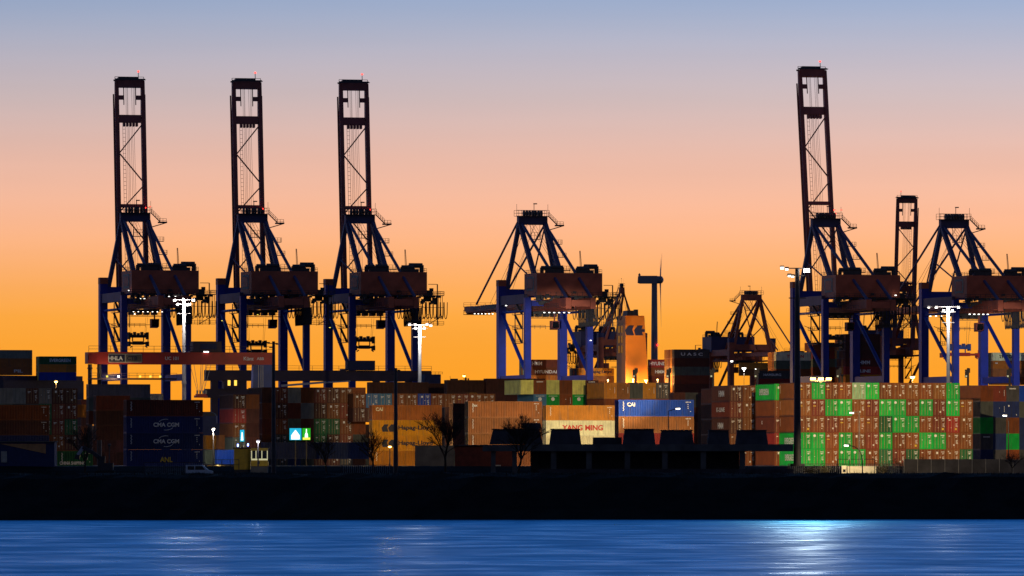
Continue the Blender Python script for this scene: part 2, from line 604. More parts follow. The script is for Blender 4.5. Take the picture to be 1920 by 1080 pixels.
def mark_mesh(kind):
    """groups of small stencilled marks on the door end, in the end's own (U right, Z up) frame; facing local -X"""
    if kind in MARK:
        return MARK[kind]
    mb = MB()
    r = random.Random(hash(kind) % 999 if not isinstance(kind, int) else kind)

    def q(y, z, w, h, k=0):          # y measured to the viewer's right
        mb.k = k
        mb.box((0, -(y), z), (.02, w, h))

    def dashes(y0, z0, n, w, gap):
        for k in range(n):
            ww = w * (0.55 + 0.45 * ((k * 7 + 3) % 5) / 4)
            q(y0 + ww / 2, z0 - k * gap, ww, .075)
    if kind != 'emblem':
        q(.60, 2.42, .62, .11)
        dashes(.46, 2.18, 2, .42, .14)
        dashes(.50, 1.55, 4, .40, .16)
    if kind == 'tex':
        q(-.75, 2.28, .45, .16); q(-.66, 2.46, .14, .10)
        q(-.72, 1.72, .5, .13, 1)
        dashes(.40, .9, 2, .25, .2)
    elif kind == 'square':
        q(-.45, 2.25, .34, .40); q(.1, 1.5, .14, .14); q(.72, .75, .18, .18)
    elif kind == 'sticker':
        q(-.86, 2.5, .2, .16); q(-.6, 2.2, .34, .16); q(.55, .62, .34, .34, 1); q(-.3, .85, .12, .12)
    elif kind == 'plain':
        q(-.70, 2.3, .3, .14); q(.15, .72, .26, .26); q(.72, 1.0, .12, .16)
    elif kind == 'wordmark':
        q(-.6, 2.25, .55, .12); q(-.70, 2.05, .30, .09); q(.6, .7, .16, .16)
    elif kind == 'emblem':
        n = 14
        mb.prism([(-(-.72) + .24 * math.cos(2 * math.pi * k / n), 2.35 + .24 * math.sin(2 * math.pi * k / n)) for k in range(n)], 0, -.012, .012)
        mb.k = 0
        q(.55, 2.42, .7, .14); dashes(.46, 2.15, 2, .45, .14); dashes(.5, 1.55, 4, .4, .16)
    elif kind == 'code':
        q(-.75, 1.62, .12, .12); q(.66, 1.0, .1, .1); q(.5, 2.1, .3, .1)
    MARK[kind] = mb.mesh('lettering', [M['white'], M['yellow']])
    return MARK[kind]


MARKP = {}


def plain_end_mark(kind):
    """marks on a closed end wall"""
    if kind not in MARKP:
        mb = MB()
        if kind == 'disc':
            n = 16
            mb.prism([(.34 * math.cos(2 * math.pi * k / n), 1.75 + .34 * math.sin(2 * math.pi * k / n)) for k in range(n)], 0, -.012, .012)
            for k in range(8):
                mb.box((0, -.75 + k * .21, 2.3), (.02, .12, .11))
        elif kind == 'dots':
            mb.box((0, .05, 1.7), (.02, .13, .13)); mb.box((0, -.85, 1.5), (.02, .06, 1.1))
        elif kind == 'word':
            for k in range(6):
                mb.box((0, -.5 + k * .21, 2.3), (.02, .14, .2))
        elif kind == 'corner':
            mb.box((0, .75, 2.1), (.02, .25, .3)); mb.box((0, -.7, .5), (.02, .12, .2))
        MARKP[kind] = mb.mesh('lettering', [M['white']])
    return MARKP[kind]


_SM = {}


def side_mark(Lx, H):
    """stencilled codes at both ends of a long side, facing local -Y"""
    if (Lx, H) not in _SM:
        mb = MB()
        for k in range(9):
            mb.box((-Lx / 2 + .75 + (.08 if k % 3 == 1 else 0), 0, H * .86 - k * .165), (.16, .02, .10))
        for k in range(4):
            mb.box((Lx / 2 - 1.25 + k * .22, 0, H * .86), (.15, .02, .13))
        for k in range(3):
            mb.box((Lx / 2 - .95, 0, H * .72 - k * .3), (.12, .02, .16))
        mb.box((Lx / 2 - .55, 0, H * .30), (.1, .02, .14))
        _SM[(Lx, H)] = mb.mesh('lettering', M['white'])
    return _SM[(Lx, H)]


def vary(c, a=0.2):
    k = 1 + rnd.uniform(-a, a)
    return tuple(max(0, min(1, x * k * (1 + rnd.uniform(-a * .4, a * .4)))) for x in c)


SKIP = {97, 98, 104, 107, 109, 111, 113, 114, 149, 150, 151, 152, 153, 154, 155, 156, 157, 173, 220, 221, 222, 226, 227, 228, 232, 233, 234, 235, 241, 245, 266, 268, 274, 275, 276, 281, 286, 287, 288, 290, 291, 292, 295, 296, 301, 308, 319, 320, 327, 328, 329, 336, 337, 338, 339, 360, 366, 367, 380, 381, 382, 383, 423, 425, 426, 427, 429, 430, 431, 433, 434, 435, 439, 440, 444, 445, 449, 450, 453, 454, 455}
MASS = {125, 133, 134, 135, 206, 207, 214, 215, 216, 229, 236, 237, 253, 294, 306, 312, 313, 321, 323, 324, 325, 331, 332, 333, 334, 344, 345, 346, 347, 349, 350, 351, 352, 354, 355, 356, 357, 359, 361, 362, 364, 365, 369, 370, 371, 374, 375, 377, 378, 379, 387, 388, 389, 390, 392, 393, 394, 395, 397, 398, 399, 400, 402, 404, 405, 407, 408, 409, 410, 412, 413, 414, 415, 417, 418, 419, 421, 422, 437, 438, 442, 443, 447, 448, 452, 457, 458, 460, 461, 463, 464}
MASS_PARTS = []
COUNT = [0]


def container(corner, orient, color, label, Lx=12.19, H=2.59, doors=False, mark=None, texts=(), group=None, sidemark=False):
    """corner: bottom corner at the near left, as seen from the river. orient 'side': long side to the river; 'end': short end to the river"""
    c = Vector(corner)
    color = (*vary(color), 1)
    COUNT[0] += 1
    if COUNT[0] in SKIP:              # wholly hidden behind other things in the photograph
        return None
    if orient == 'side':
        base = c + U * (Lx / 2) + V * (CW / 2); rz = TH
    else:
        base = c + U * (CW / 2) + V * (Lx / 2); rz = TH + R(90)
    if COUNT[0] in MASS:
        MASS_PARTS.append((base, rz, Lx, H, color))
        return None
    me = body_mesh(Lx, H, doors)
    if doors:
        o = empty('shipping_container', base, rz, label, 'container', group)
        o['num'] = COUNT[0]
        b = link('body', me, o); b.color = color
        dm, rm, w = door_mesh(H)
        for sy in (-1, 1):
            d = link('door', dm, o, (-Lx / 2 + .06, sy * (w / 2 + .002), H / 2 + .02)); d.color = color
            for ry in (-.26, .22):
                link('lock_rod', rm, d, (-.075, ry * w * 1.15, 0))
    else:
        o = link('shipping_container', me, None, base, rz)
        o.color = color
        tag(o, label, 'container', group)
        o['num'] = COUNT[0]
    if mark:
        if doors:
            link('lettering', mark_mesh(mark), o, (-Lx / 2 - .065, 0, 0)).scale = (1, 1, H / 2.9)
        else:
            link('lettering', plain_end_mark(mark), o, (-Lx / 2 - .012, 0, 0))
    if sidemark:
        if orient == 'side':
            link('lettering', side_mark(Lx, H), o, (0, -CW / 2 - .008, 0))
        else:
            link('lettering', side_mark(Lx, H), o, (0, CW / 2 + .008, 0), R(180))
    for t in texts:
        s, face, fx, fz, h, m = t[:6]
        wd = t[6] if len(t) > 6 else None
        if orient == 'side':
            if face == 'front':
                lettering(s, m, o, ((fx - .5) * Lx, -CW / 2 - .012, fz * H), 0, h, wd)
        elif face == 'left':
            lettering(s, m, o, (-(fx - .5) * Lx, CW / 2 + .012, fz * H), R(180), h, wd)
        else:
            lettering(s, m, o, (-Lx / 2 - .03, -(fx - .5) * CW, fz * H), R(-90), h, wd)
    return o


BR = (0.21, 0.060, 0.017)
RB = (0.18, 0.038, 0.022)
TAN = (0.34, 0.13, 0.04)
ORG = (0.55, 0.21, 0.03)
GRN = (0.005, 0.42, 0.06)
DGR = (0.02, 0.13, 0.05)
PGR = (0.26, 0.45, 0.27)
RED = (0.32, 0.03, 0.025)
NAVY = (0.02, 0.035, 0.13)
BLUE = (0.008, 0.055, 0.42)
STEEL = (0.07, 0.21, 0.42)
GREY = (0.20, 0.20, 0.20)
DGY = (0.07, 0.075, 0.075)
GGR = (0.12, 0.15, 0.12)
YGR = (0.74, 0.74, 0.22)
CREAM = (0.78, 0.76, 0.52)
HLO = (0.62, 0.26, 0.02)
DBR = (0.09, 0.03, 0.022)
WORD = {id(BR): 'brown', id(RB): 'red-brown', id(TAN): 'tan', id(ORG): 'orange', id(GRN): 'bright green', id(DGR): 'dark green', id(PGR): 'pale green',
        id(RED): 'red', id(NAVY): 'navy', id(BLUE): 'blue', id(STEEL): 'steel blue', id(GREY): 'grey', id(DGY): 'dark grey', id(GGR): 'grey-green',
        id(YGR): 'yellow-green', id(CREAM): 'cream', id(HLO): 'orange-yellow', id(DBR): 'dark brown'}
ORD = ['first', 'second', 'third', 'fourth', 'fifth', 'sixth', 'seventh', 'eighth', 'ninth', 'tenth', 'eleventh', 'twelfth', 'thirteenth', 'fourteenth']
TIER = ['top', 'second', 'third', 'fourth', 'fifth', 'sixth']


def base_pt(px, d, z=YARD):
    return Vector((X(px, d), d * KD, z))


# --- the wall of green and brown door ends right of the tall mast
def wall():
    rows = ['BGBBPGBBBBBG.', 'BBGGBBGGBGBGB', 'BBBBBBgGGBBRB', 'GGBGBBGBBGGBB', 'GGBGGBgBgBBBg']
    cm = {'B': BR, 'G': GRN, 'P': PGR, 'g': DGR, 'R': RED}
    p0 = base_pt(1497, 561)
    H, st = 2.916, 2.92
    bm = ['tex', 'square', 'sticker', 'plain', 'wordmark']
    r = random.Random(5)
    for ri, row in enumerate(rows):
        for ci, ch in enumerate(row):
            if ch == '.':
                continue
            c = cm[ch]
            if ch == 'B':
                c = [BR, (0.23, 0.070, 0.020), RB, (0.24, 0.085, 0.022), BR][r.randrange(5)]
                mk = bm[r.randrange(5)]
            elif ch == 'R':
                mk = 'sticker'
            else:
                mk = 'emblem' if r.random() < 0.35 else 'code'
            if (ri, ci) in ((0, 0), (1, 0), (1, 1), (2, 3), (1, 5)):
                mk = 'tex'
            word = {'B': 'brown', 'G': 'bright green', 'P': 'pale green', 'g': 'dull green', 'R': 'red'}[ch]
            look = {'tex': 'yellow-striped', 'square': 'white-stickered', 'sticker': 'yellow-stickered', 'plain': 'plain-doored', 'wordmark': 'stencilled',
                    'emblem': 'round-emblem', 'code': 'number-coded'}[mk]
            lab = f'{look} {word} container in the {TIER[ri]} row, {ORD[ci]} column counted from the tall mast'
            tx = []
            if ci == 0 and ch == 'G':
                tx = [('EVERGREEN', 'left', .55, .5, 1.15, M['white'], 6.2)]
            container(p0 + U * (2.465 * ci) + V * r.uniform(-.12, .12) + Vector((0, 0, st * (4 - ri))), 'end', c, lab, H=H, doors=True, mark=mk, texts=tx,
                      group='containers in the wall beside the tall mast', sidemark=(ci == 0 and ch == 'B'))


wall()


def end_block(px, d, rows, H, z0=YARD, doors=(), group='', place='', Lx=12.19, marks=None, texts=None, colfirst='', pitch=2.465, sidemarks=()):
    """rows: list (top first) of lists of colours or None; label uses place and the order from the named side"""
    p0 = base_pt(px, d, z0)
    n = len(rows)
    for ri, row in enumerate(rows):
        for ci, c in enumerate(row):
            if c is None:
                continue
            has_door = doors == 'all' or (ri, ci) in doors
            nrow = sum(1 for x in row if x is not None)
            w = WORD[id(c)]
            look = 'door-end' if has_door else 'ribbed-end'
            if n == 1:
                lab = f'{w} {look} container, {ORD[ci]} along {place}'
            elif max(len(q) for q in rows) == 1:
                lab = f'{w} {look} container in the {TIER[ri]} tier of {place}'
            else:
                lab = f'{w} {look} container, {TIER[ri]} row, {ORD[ci]} from left, {place}'
            mk = (marks or {}).get((ri, ci))
            if has_door and mk is None:
                mk = ['square', 'plain', 'wordmark', 'code'][(ri * 3 + ci * 5) % 4]
            container(p0 + U * (pitch * ci) + Vector((0, 0, (H + .004) * (n - 1 - ri))), 'end', c, lab, Lx=Lx, H=H, doors=has_door, mark=mk,
                      texts=(texts or {}).get((ri, ci), ()), group=group, sidemark=(ri, ci) in sidemarks)


Wm = M['white']
# plain ends right of the wall
end_block(1838, 577, [[BR, RB, DGY, BLUE], [DGY, NAVY, NAVY, DGY], [GRN, DGY, BR, NAVY], [DGY, NAVY, GRN, NAVY], [NAVY, DGY, BR, DGY]], 2.896,
          group='ribbed container ends past the wall', place='the dark block past the wall',
          marks={(0, 1): 'dots', (0, 2): 'word', (1, 1): 'dots', (1, 2): 'corner', (3, 0): 'word'})
# stack whose green long side faces the mast
end_block(1452, 566, [[GRN], [BR], [RB], [RED], [BR]], 2.896, doors='all', group='containers stacked behind the pavilion',
          place='the slim stack behind the tall mast',
          texts={(0, 0): [('EVERGREEN', 'left', .45, .52, 1.15, Wm, 6.0)], (2, 0): [('K', 'left', .35, .65, .6, Wm)]})
# two columns further along
end_block(1368, 578, [[DBR, BR], [RB, BR], [DBR, BR], [BR, BR], [BR, BR]], 2.896, doors='all', group='containers stacked behind the pavilion',
          place='the two-column stack past the blue one', texts={(0, 0): [('HMM', 'left', .55, .5, 1.1, Wm, 3.6)], (1, 0): [('K-LINE', 'left', .5, .5, .8, Wm, 5.5)], (2, 0): [('HMM', 'left', .5, .5, 1.1, Wm, 3.6)]})
# dark stack
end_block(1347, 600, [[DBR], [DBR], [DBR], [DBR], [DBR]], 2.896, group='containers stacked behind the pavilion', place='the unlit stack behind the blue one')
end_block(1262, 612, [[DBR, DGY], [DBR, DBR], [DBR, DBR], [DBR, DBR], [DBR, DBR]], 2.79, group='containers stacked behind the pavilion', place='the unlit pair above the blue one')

# mid block of plain ends, two rows in view
end_block(976, 588, [[YGR, BR, YGR, BR, YGR, DBR], [None, STEEL, GRN, BR, GRN, STEEL], [None] * 6, [None] * 6, [None] * 6, [None] * 6], 2.62,
          group='ribbed container ends above the cream one', place='the ribbed block above the cream one',
          marks={(1, 1): 'disc', (1, 2): 'disc', (1, 4): 'disc', (1, 5): 'disc', (1, 3): 'dots', (0, 1): 'word', (0, 5): 'word'})
end_block(1132, 582, [[ORG, TAN, DGY, ORG, DGY], [BR, BR, BR, BR, BR]], 2.9, z0=YARD + 9.3, doors={(0, 4)}, group='ribbed container ends above the blue one',
          place='the ribbed block above the blue one', marks={(0, 0): 'dots', (0, 1): 'dots', (0, 3): 'dots', (0, 4): 'square'})
# band of door ends behind the tan stack
end_block(662, 592, [[BR, STEEL, STEEL, BR, BR, BLUE, BR, BR, RB, BR, BR], [DBR] * 11], 2.62, z0=YARD + 8.1, doors='all', group='door ends in a band behind the front stacks',
          place='the door band above the front stacks', marks={(0, 5): 'square', (0, 8): 'tex', (0, 9): 'emblem', (0, 10): 'wordmark'})
# unlit block with the illuminated signs in front
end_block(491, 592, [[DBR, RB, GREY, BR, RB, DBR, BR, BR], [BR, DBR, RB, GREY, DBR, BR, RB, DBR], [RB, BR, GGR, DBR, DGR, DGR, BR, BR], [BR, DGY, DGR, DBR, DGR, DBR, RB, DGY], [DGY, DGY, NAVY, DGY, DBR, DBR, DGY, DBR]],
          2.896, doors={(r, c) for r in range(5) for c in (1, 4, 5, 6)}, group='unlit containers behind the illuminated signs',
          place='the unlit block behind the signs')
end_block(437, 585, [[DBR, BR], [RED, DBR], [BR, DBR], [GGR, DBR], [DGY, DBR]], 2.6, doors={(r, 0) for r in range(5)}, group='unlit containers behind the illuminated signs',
          place='the dim pair behind the kiosk')
# far left columns
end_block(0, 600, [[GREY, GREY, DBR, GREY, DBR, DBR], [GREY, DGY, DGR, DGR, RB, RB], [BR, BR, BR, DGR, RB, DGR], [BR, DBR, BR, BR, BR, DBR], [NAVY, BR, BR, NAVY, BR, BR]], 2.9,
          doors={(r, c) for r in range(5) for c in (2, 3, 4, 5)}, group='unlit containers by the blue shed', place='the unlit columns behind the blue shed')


def side_block(px, d, tiers, H, z0=YARD, Lx=12.19, group='', place='', names=None):
    """tiers top first: (colour, texts, sidemark)"""
    p0 = base_pt(px, d, z0)
    n = len(tiers)
    for ri, (c, tx, sm) in enumerate(tiers):
        w = WORD[id(c)]
        extra = (' with ' + names[ri]) if names and names[ri] else ''
        pos = ['top', 'second', 'third', 'fourth', 'fifth'][ri] if n > 1 else ''
        lab = f'{w} long-side container{extra}, {pos} in {place}' if pos else f'{w} long-side container{extra}, {place}'
        container(p0 + Vector((0, 0, (H + .004) * (n - 1 - ri))), 'side', c, lab, Lx=Lx, H=H, texts=tx, group=group, sidemark=sm)


YM = M['red']
# blue on top of tan
side_block(1160, 500, [(BLUE, [('CAI', 'front', .165, .72, .62, Wm)], True), (TAN, [], True), (RED, [], False), (BR, [], False)], 2.59,
           group='front containers behind the pavilion', place='the blue-topped stack', names=['white letters', None, None, None])
# orange on top of cream
side_block(1024, 548, [(ORG, [], True), (CREAM, [('YANG MING', 'front', .53, .52, .95, YM, 7.2)], False), (CREAM, [], False), (BR, [], False)], 2.59,
           group='front containers behind the pavilion', place='the stack with the cream ones', names=[None, 'red lettering', None, None])
side_block(878, 513, [(TAN, [('tex', 'front', .09, .75, .4, Wm)], True), (TAN, [], True), (TAN, [], True), (BR, [], False)], 2.59,
           group='front containers behind the pavilion', place='the tan stack behind the bare trees')
side_block(849, 530, [(DBR, [], False), (DBR, [], False), (DBR, [], False), (DBR, [], False)], 2.59, Lx=6.06,
           group='front containers behind the pavilion', place='the unlit stack behind the tan one')
side_block(698, 545, [(TAN, [('CAI', 'front', .10, .72, .6, Wm)], False), (HLO, [('Hapag-Lloyd', 'front', .62, .48, .95, M['navy'], 6.0)], False),
                      (HLO, [('Hapag-Lloyd', 'front', .62, .48, .95, M['navy'], 6.0)], False), (ORG, [], True)], 2.59,
           group='front containers behind the leafless tree', place='the stack lit by the yellow lamp', names=['white letters', 'dark lettering', 'dark lettering', None])
side_block(237, 500, [(RB, [], True), (NAVY, [('CMA CGM', 'front', .52, .5, .66, Wm, 4.1)], True), (NAVY, [('CMA CGM', 'front', .52, .5, .66, Wm, 4.1)], True),
                      (NAVY, [('ANL', 'front', .52, .4, .8, M['yellow'], 2.0)], True)], 2.59, group='navy containers in the front stack',
           place='the front stack by the white van', names=[None, 'white lettering', 'white lettering', 'yellowish lettering'])
side_block(-40, 545, [(BR, [], True), (DBR, [], True), (NAVY, [], False)], 2.59, z0=YARD + 2.6, group='unlit containers by the blue shed', place='the brown pair above the blue shed')
# far strip right behind the band
for i, (px, d, c, z) in enumerate(((693, 645, DBR, 14.2), (762, 655, DBR, 14.2), (838, 640, DBR, 14.5), (912, 640, DBR, 14.8))):
    container(base_pt(px, d, YARD + z), 'side', c, f'dark unlit container, {ORD[i]} in the long strip above the band of doors', group='unlit strip above the band of doors')
    container(base_pt(px, d, YARD + z - 2.62), 'side', c, f'dark brown container, {ORD[i]} under the unlit strip above the door band', group='unlit strip above the band of doors')
# odd ones at the far left
container(base_pt(110, 640, YARD + 9.6), 'side', ORG, 'faded orange-red container end over the unlit columns, near the sodium lamp', Lx=6.06, group='unlit containers by the blue shed')
container(base_pt(50, 650, YARD + 11.4), 'side', NAVY, 'dark navy short container beside the sodium lamp', Lx=6.06, group='unlit containers by the blue shed')
container(base_pt(-40, 700, YARD + 13.6), 'side', RED, 'dark red container at the picture edge above the grey ends', group='unlit containers by the blue shed')
container(base_pt(-40, 700, YARD + 11.0), 'side', NAVY, 'navy container at the picture edge under the dark red one', group='unlit containers by the blue shed')
side_block(166, 620, [(GREY, [], False), (GGR, [], False), (RB, [], False)], 2.59, z0=YARD + 8.0, group='containers under the red gantry', place='the pile under the red gantry', Lx=12.19)
side_block(252, 660, [(GREY, [], False), (DGY, [], False)], 2.59, z0=YARD + 9.6, group='containers under the red gantry', place='the pile beside the lit mast', Lx=6.06)
side_block(180, 560, [(RB, [], False), (DBR, [], False), (DBR, [], False)], 2.59, z0=YARD + 4.5, group='containers under the red gantry', place='the dim stack behind the navy ones', Lx=6.06)
end_block(152, 655, [[RB, DBR, BR, DBR], [DBR, BR, DBR, DBR], [BR, DBR, RB, DBR], [DBR] * 4, [DBR] * 4], 2.7, group='containers under the red gantry', place='deep behind the navy stack')
side_block(834, 566, [(DBR, [], False), (RB, [], False), (DBR, [], False), (DBR, [], False)], 2.59, group='front containers behind the pavilion', place='the unlit stack in the gap before the tan one', Lx=6.06)
# unlit long blue ones in front of the signs
side_block(495, 560, [(NAVY, [], False)], 2.9, z0=YARD + 1.2, group='low navy containers', place='low between kiosk and signs')
side_block(598, 560, [(NAVY, [], False)], 2.9, z0=YARD + 1.2, group='low navy containers', place='low under the illuminated signs', Lx=9.0)
side_block(648, 604, [(DBR, [], False), (DBR, [], False), (DBR, [], False)], 2.59, group='low navy containers', place='low behind the orange-yellow ones')
# seen through the gap
side_block(386, 590, [(HLO, [], False)], 2.6, z0=YARD + 3.0, Lx=2.0 if False else 6.06, group='containers seen through the gap', place='lit by the lamp post in the gap')
side_block(410, 588, [(TAN, [], False)], 2.6, z0=YARD + 3.0, Lx=6.06, group='containers seen through the gap', place='beside the orange-yellow one in the gap')
side_block(384, 586, [(GGR, [], False)], 2.6, z0=YARD + .3, Lx=6.06, group='containers seen through the gap', place='bottom of the lit gap')
side_block(408, 584, [(BLUE, [], False)], 2.6, z0=YARD + .3, Lx=6.06, group='containers seen through the gap', place='bottom of the gap beside the kiosk')


# --- swooshes and emblems on containers
def find(label_part):
    for o in S.objects:
        if o.get('label') and label_part in o['label']:
            yield o


def sail_emblem(mb, cx, cz, s, axis_y):
    """two leaning sail shapes side by side with a bar, in x/z"""
    for k in (0, 1):
        x0 = cx + (k - 1) * .95 * s
        mb.prism([(x0, cz - .5 * s), (x0 - .16 * s, cz + .02 * s), (x0 + .24 * s, cz + .5 * s), (x0 + .8 * s, cz + .5 * s), (x0 + .62 * s, cz + .08 * s), (x0 + .82 * s, cz - .5 * s)], 1, axis_y - .01, axis_y + .01)
    mb.box((cx + .75 * s, axis_y, cz), (.5 * s, .02, .28 * s))


for o in list(find('orange-yellow long-side container with dark lettering')):
    mb = MB(); sail_emblem(mb, -3.1, 1.25, 1.25, -CW / 2 - .012); mb.build('emblem', M['navy'], o)
for o in list(find('navy long-side container with white lettering')):
    mb = MB()
    pts = [(.2 + 1.3 * math.cos(R(a)), -CW / 2 - .012, 1.3 + .85 * math.sin(R(a))) for a in range(75, 150, 9)]
    mb.path(pts, .045, 4)
    pts = [(.2 + 1.3 * math.cos(R(a)), -CW / 2 - .012, 1.3 + .85 * math.sin(R(a))) for a in range(255, 330, 9)]
    mb.path(pts, .045, 4)
    mb.build('emblem', M['white'], o)

# ------------------------------------------------------------------ SHIPS with containers on deck
G_SHIP = 'containers on the ships'


def ship_bay(px, d, z_px_top, tiers, H, place, deep=1, deepcols=None):
    """front containers long side to the river, and the rows behind whose ends show on the near left"""
    zt = Z(z_px_top, d)
    p0 = base_pt(px, d, 0)
    n = len(tiers)
    for ri, (c, tx) in enumerate(tiers):
        z = zt - (ri + 1) * (H + .02)
        lab = f'{WORD[id(c)]} container aboard ship, {TIER[ri]} tier, front row of {place}'
        container(p0 + Vector((0, 0, z)), 'side', c, lab, H=H, texts=tx, group=G_SHIP)
        for k in range(1, deep):
            cc = (deepcols or [BR, TAN, RB, ORG])[(ri * 3 + k * 2) % len(deepcols or [1, 1, 1, 1])]
            lab = f'{WORD[id(cc)]} container aboard ship, {TIER[ri]} tier, {ORD[k]} row back in {place}'
            container(p0 + V * (k * 2.5) + Vector((0, 0, z)), 'side', cc, lab, H=H, group=G_SHIP)


ship_bay(987, 1066, 674, [(RB, [('HMM', 'front', .30, .5, 1.2, Wm, 3.4)]), (BR, [('HYUNDAI', 'front', .55, .45, 1.1, Wm, 7.5)]), (ORG, [])], 2.6, 'the pair between blue crane legs', 4, [GGR, TAN, YGR])
ship_bay(1085, 1066, 690, [(HLO, [('Hapag-Lloyd', 'front', .62, .5, 1.2, M['navy'], 7.5)]), (TAN, [])], 2.6, 'the funnel pile', 5, [DBR, BR, DGY])
ship_bay(1218, 1092, 674, [(RED, [('HYUNDAI', 'front', .3, .5, 1.2, Wm, 7.5)]), (BR, [('HMM', 'front', .3, .5, 1.1, Wm, 3.4)]), (RB, [])], 2.75, 'the pile just past the funnel', 1)
ship_bay(1264, 1062, 655, [(DGY, [('U A S C', 'front', .5, .45, 1.0, Wm, 7.5)]), (DBR, []), (GGR, []), (RB, []), (DBR, [])], 2.85, 'the tall dark pile', 5, [TAN, BR, ORG])
ship_bay(1455, 1070, 660, [(CREAM, [('TRITON', 'front', .55, .5, 1.0, M['red'], 6)]), (GGR, []), (BR, []), (RB, [])], 2.8, 'the pile behind the tall mast', 4, [HLO, ORG, TAN])
ship_bay(1418, 1050, 695, [(DGY, [('HAMBURG', 'front', .45, .5, .8, Wm, 6)]), (RED, [])], 2.6, 'the low grey-topped pile', 1)
ship_bay(1585, 1070, 626, [(DBR, []), (DBR, []), (DBR, []), (RB, [('HMM', 'front', .55, .5, 1.2, Wm, 3.8)]), (RED, [('K-LINE', 'front', .5, .45, 1.0, Wm, 5.5)]), (HLO, [('Hapag-Lloyd', 'front', .6, .45, 1.0, M['navy'], 7)])], 2.7,
         'the pile under the raised boom', 5, [BR, TAN, GGR, RB, ORG])
ship_bay(1524, 1078, 642, [(BR, []), (RB, []), (GGR, []), (BR, []), (DBR, [])], 2.75, 'the slim dark pile', 4, [BR, RB, TAN])
ship_bay(1862, 1100, 661, [(CREAM, [('TRITON', 'front', .42, .5, 1.1, M['black'], 6)]), (ORG, [('tex', 'front', .1, .7, .5, Wm)]), (TAN, []), (BR, [])], 2.75, 'the pile at the picture edge', 5, [TAN, GREY, GGR])
ship_bay(75, 1052, 668, [(DGR, [('EVERGREEN', 'front', .55, .5, 1.1, Wm, 7)]), (ORG, []), (BLUE, [])], 2.6, 'the pile beyond the sodium lamp', 3, [GGR, TAN, YGR])
ship_bay(-8, 1052, 656, [(GREY, []), (TAN, []), (TAN, [('PIL', 'front', .62, .5, 1.0, Wm, 3.0)])], 2.75, 'the far pile at the picture edge', 1)
ship_bay(1388, 1290, 680, [(ORG, []), (TAN, [])], 2.6, 'the far lit pile', 1)


def small_ends():
    pal = [BR, TAN, GGR, ORG, DGY, YGR]
    mb = MB()
    for base, rz, Lx, H, c in MASS_PARTS:
        mb.k = min(range(6), key=lambda k: sum((pal[k][j] - c[j]) ** 2 for j in range(3)))
        src = body_mesh(Lx, H, False)
        m = Matrix.Translation(base) @ Matrix.Rotation(rz, 4, 'Z')
        i = len(mb.v)
        mb.v += [tuple(m @ v.co) for v in src.vertices]
        for p in src.polygons:
            mb.f.append(tuple(i + k for k in p.vertices)); mb.mi.append(mb.k)
    if mb.v:
        tag(mb.build('container_rows', [mat('deck_container_paint', c, rough=.6, spec=.25) for c in pal]), 'small container faces glimpsed deeper in the stacks and aboard ship', 'containers', kind='stuff')


small_ends()


def ship(px0, px1, d, label, deck_px):
    a = base_pt(px0, d, 0); 
    b = a + U * ((X(px1, d) - X(px0, d)) / U.x)
    o = empty('container_ship', (a + b) / 2 + V * 16, TH, label, 'ship')
    Ls = (b - a).length
    zt = Z(deck_px, d) - .1
    mb = MB()
    pts = [(-Ls / 2, -14), (-Ls / 2 + 6, -17), (Ls / 2 - 30, -17), (Ls / 2, 0), (Ls / 2 - 30, 17), (-Ls / 2 + 6, 17), (-Ls / 2, 14)]
    mb.prism(pts, 2, -1.5, zt - 1.6)
    mb.build('hull', M['hull'], o)
    mb = MB()
    mb.prism([(x * .985, y * .95) for x, y in pts], 2, zt - 1.6, zt)
    mb.build('deck', M['rmg_dark'], o)
    return o


ship(935, 1345, 1058, 'dark container ship with an orange funnel, moored behind the middle crane', 719)
ship(1405, 1760, 1062, 'dark container ship moored behind the crane beside the tall mast', 721)
ship(1815, 2060, 1096, 'dark container ship moored behind the crane at the picture edge', 722)
ship(-120, 170, 1048, 'dark container ship moored at the far end of the quay', 703)


def funnel():
    sh = [o for o in S.objects if o.name.startswith('container_ship')][0]
    d = 1082
    c = base_pt(1193, d, 0) + V * 5
    o = empty('funnel', c, TH, None, None)
    o.parent = sh
    o.location = sh_inv(sh, c)
    o.rotation_euler = (0, 0, 0)
    z0, z1 = Z(719, d), Z(592, d)
    mb = MB()
    mb.frustum((0, 0), z0, z1, (8.0, 12.0), (6.6, 11.5), (-.7, 0))
    mb.build('casing', M['funnel'], o)
    mb = MB()
    mb.frustum((-.7, 0), z1, z1 + 1.8, (4.0, 6), (3.6, 6))
    mb.tube((1.2, 0, z1), (1.2, 0, z1 + 2.2), .8, n=10)
    mb.build('exhaust', M['steel'], o)
    for k in range(3):
        for j in range(2):
            t = .25 + k * .15
            zz = z1 - 4.5 - k * 3.4
            xx = -4.0 + (zz - z0) / (z1 - z0) * 0.0 - .03
            w = MB()
            w.box((-4.0 + (z1 - zz) * -.0002 - .02, 2.4 - j * 3.6, zz), (.1, 2.0, 2.4))
            w.build('window', M['glass'], o)
    e = MB()
    zc = z1 - 5.0
    sail_emblem(e, -.55, zc, 3.3, -5.92)
    e.build('emblem', M['navy'], o)


def sh_inv(sh, c):
    bpy.context.view_layer.update()
    return sh.matrix_world.inverted() @ Vector(c)


funnel()


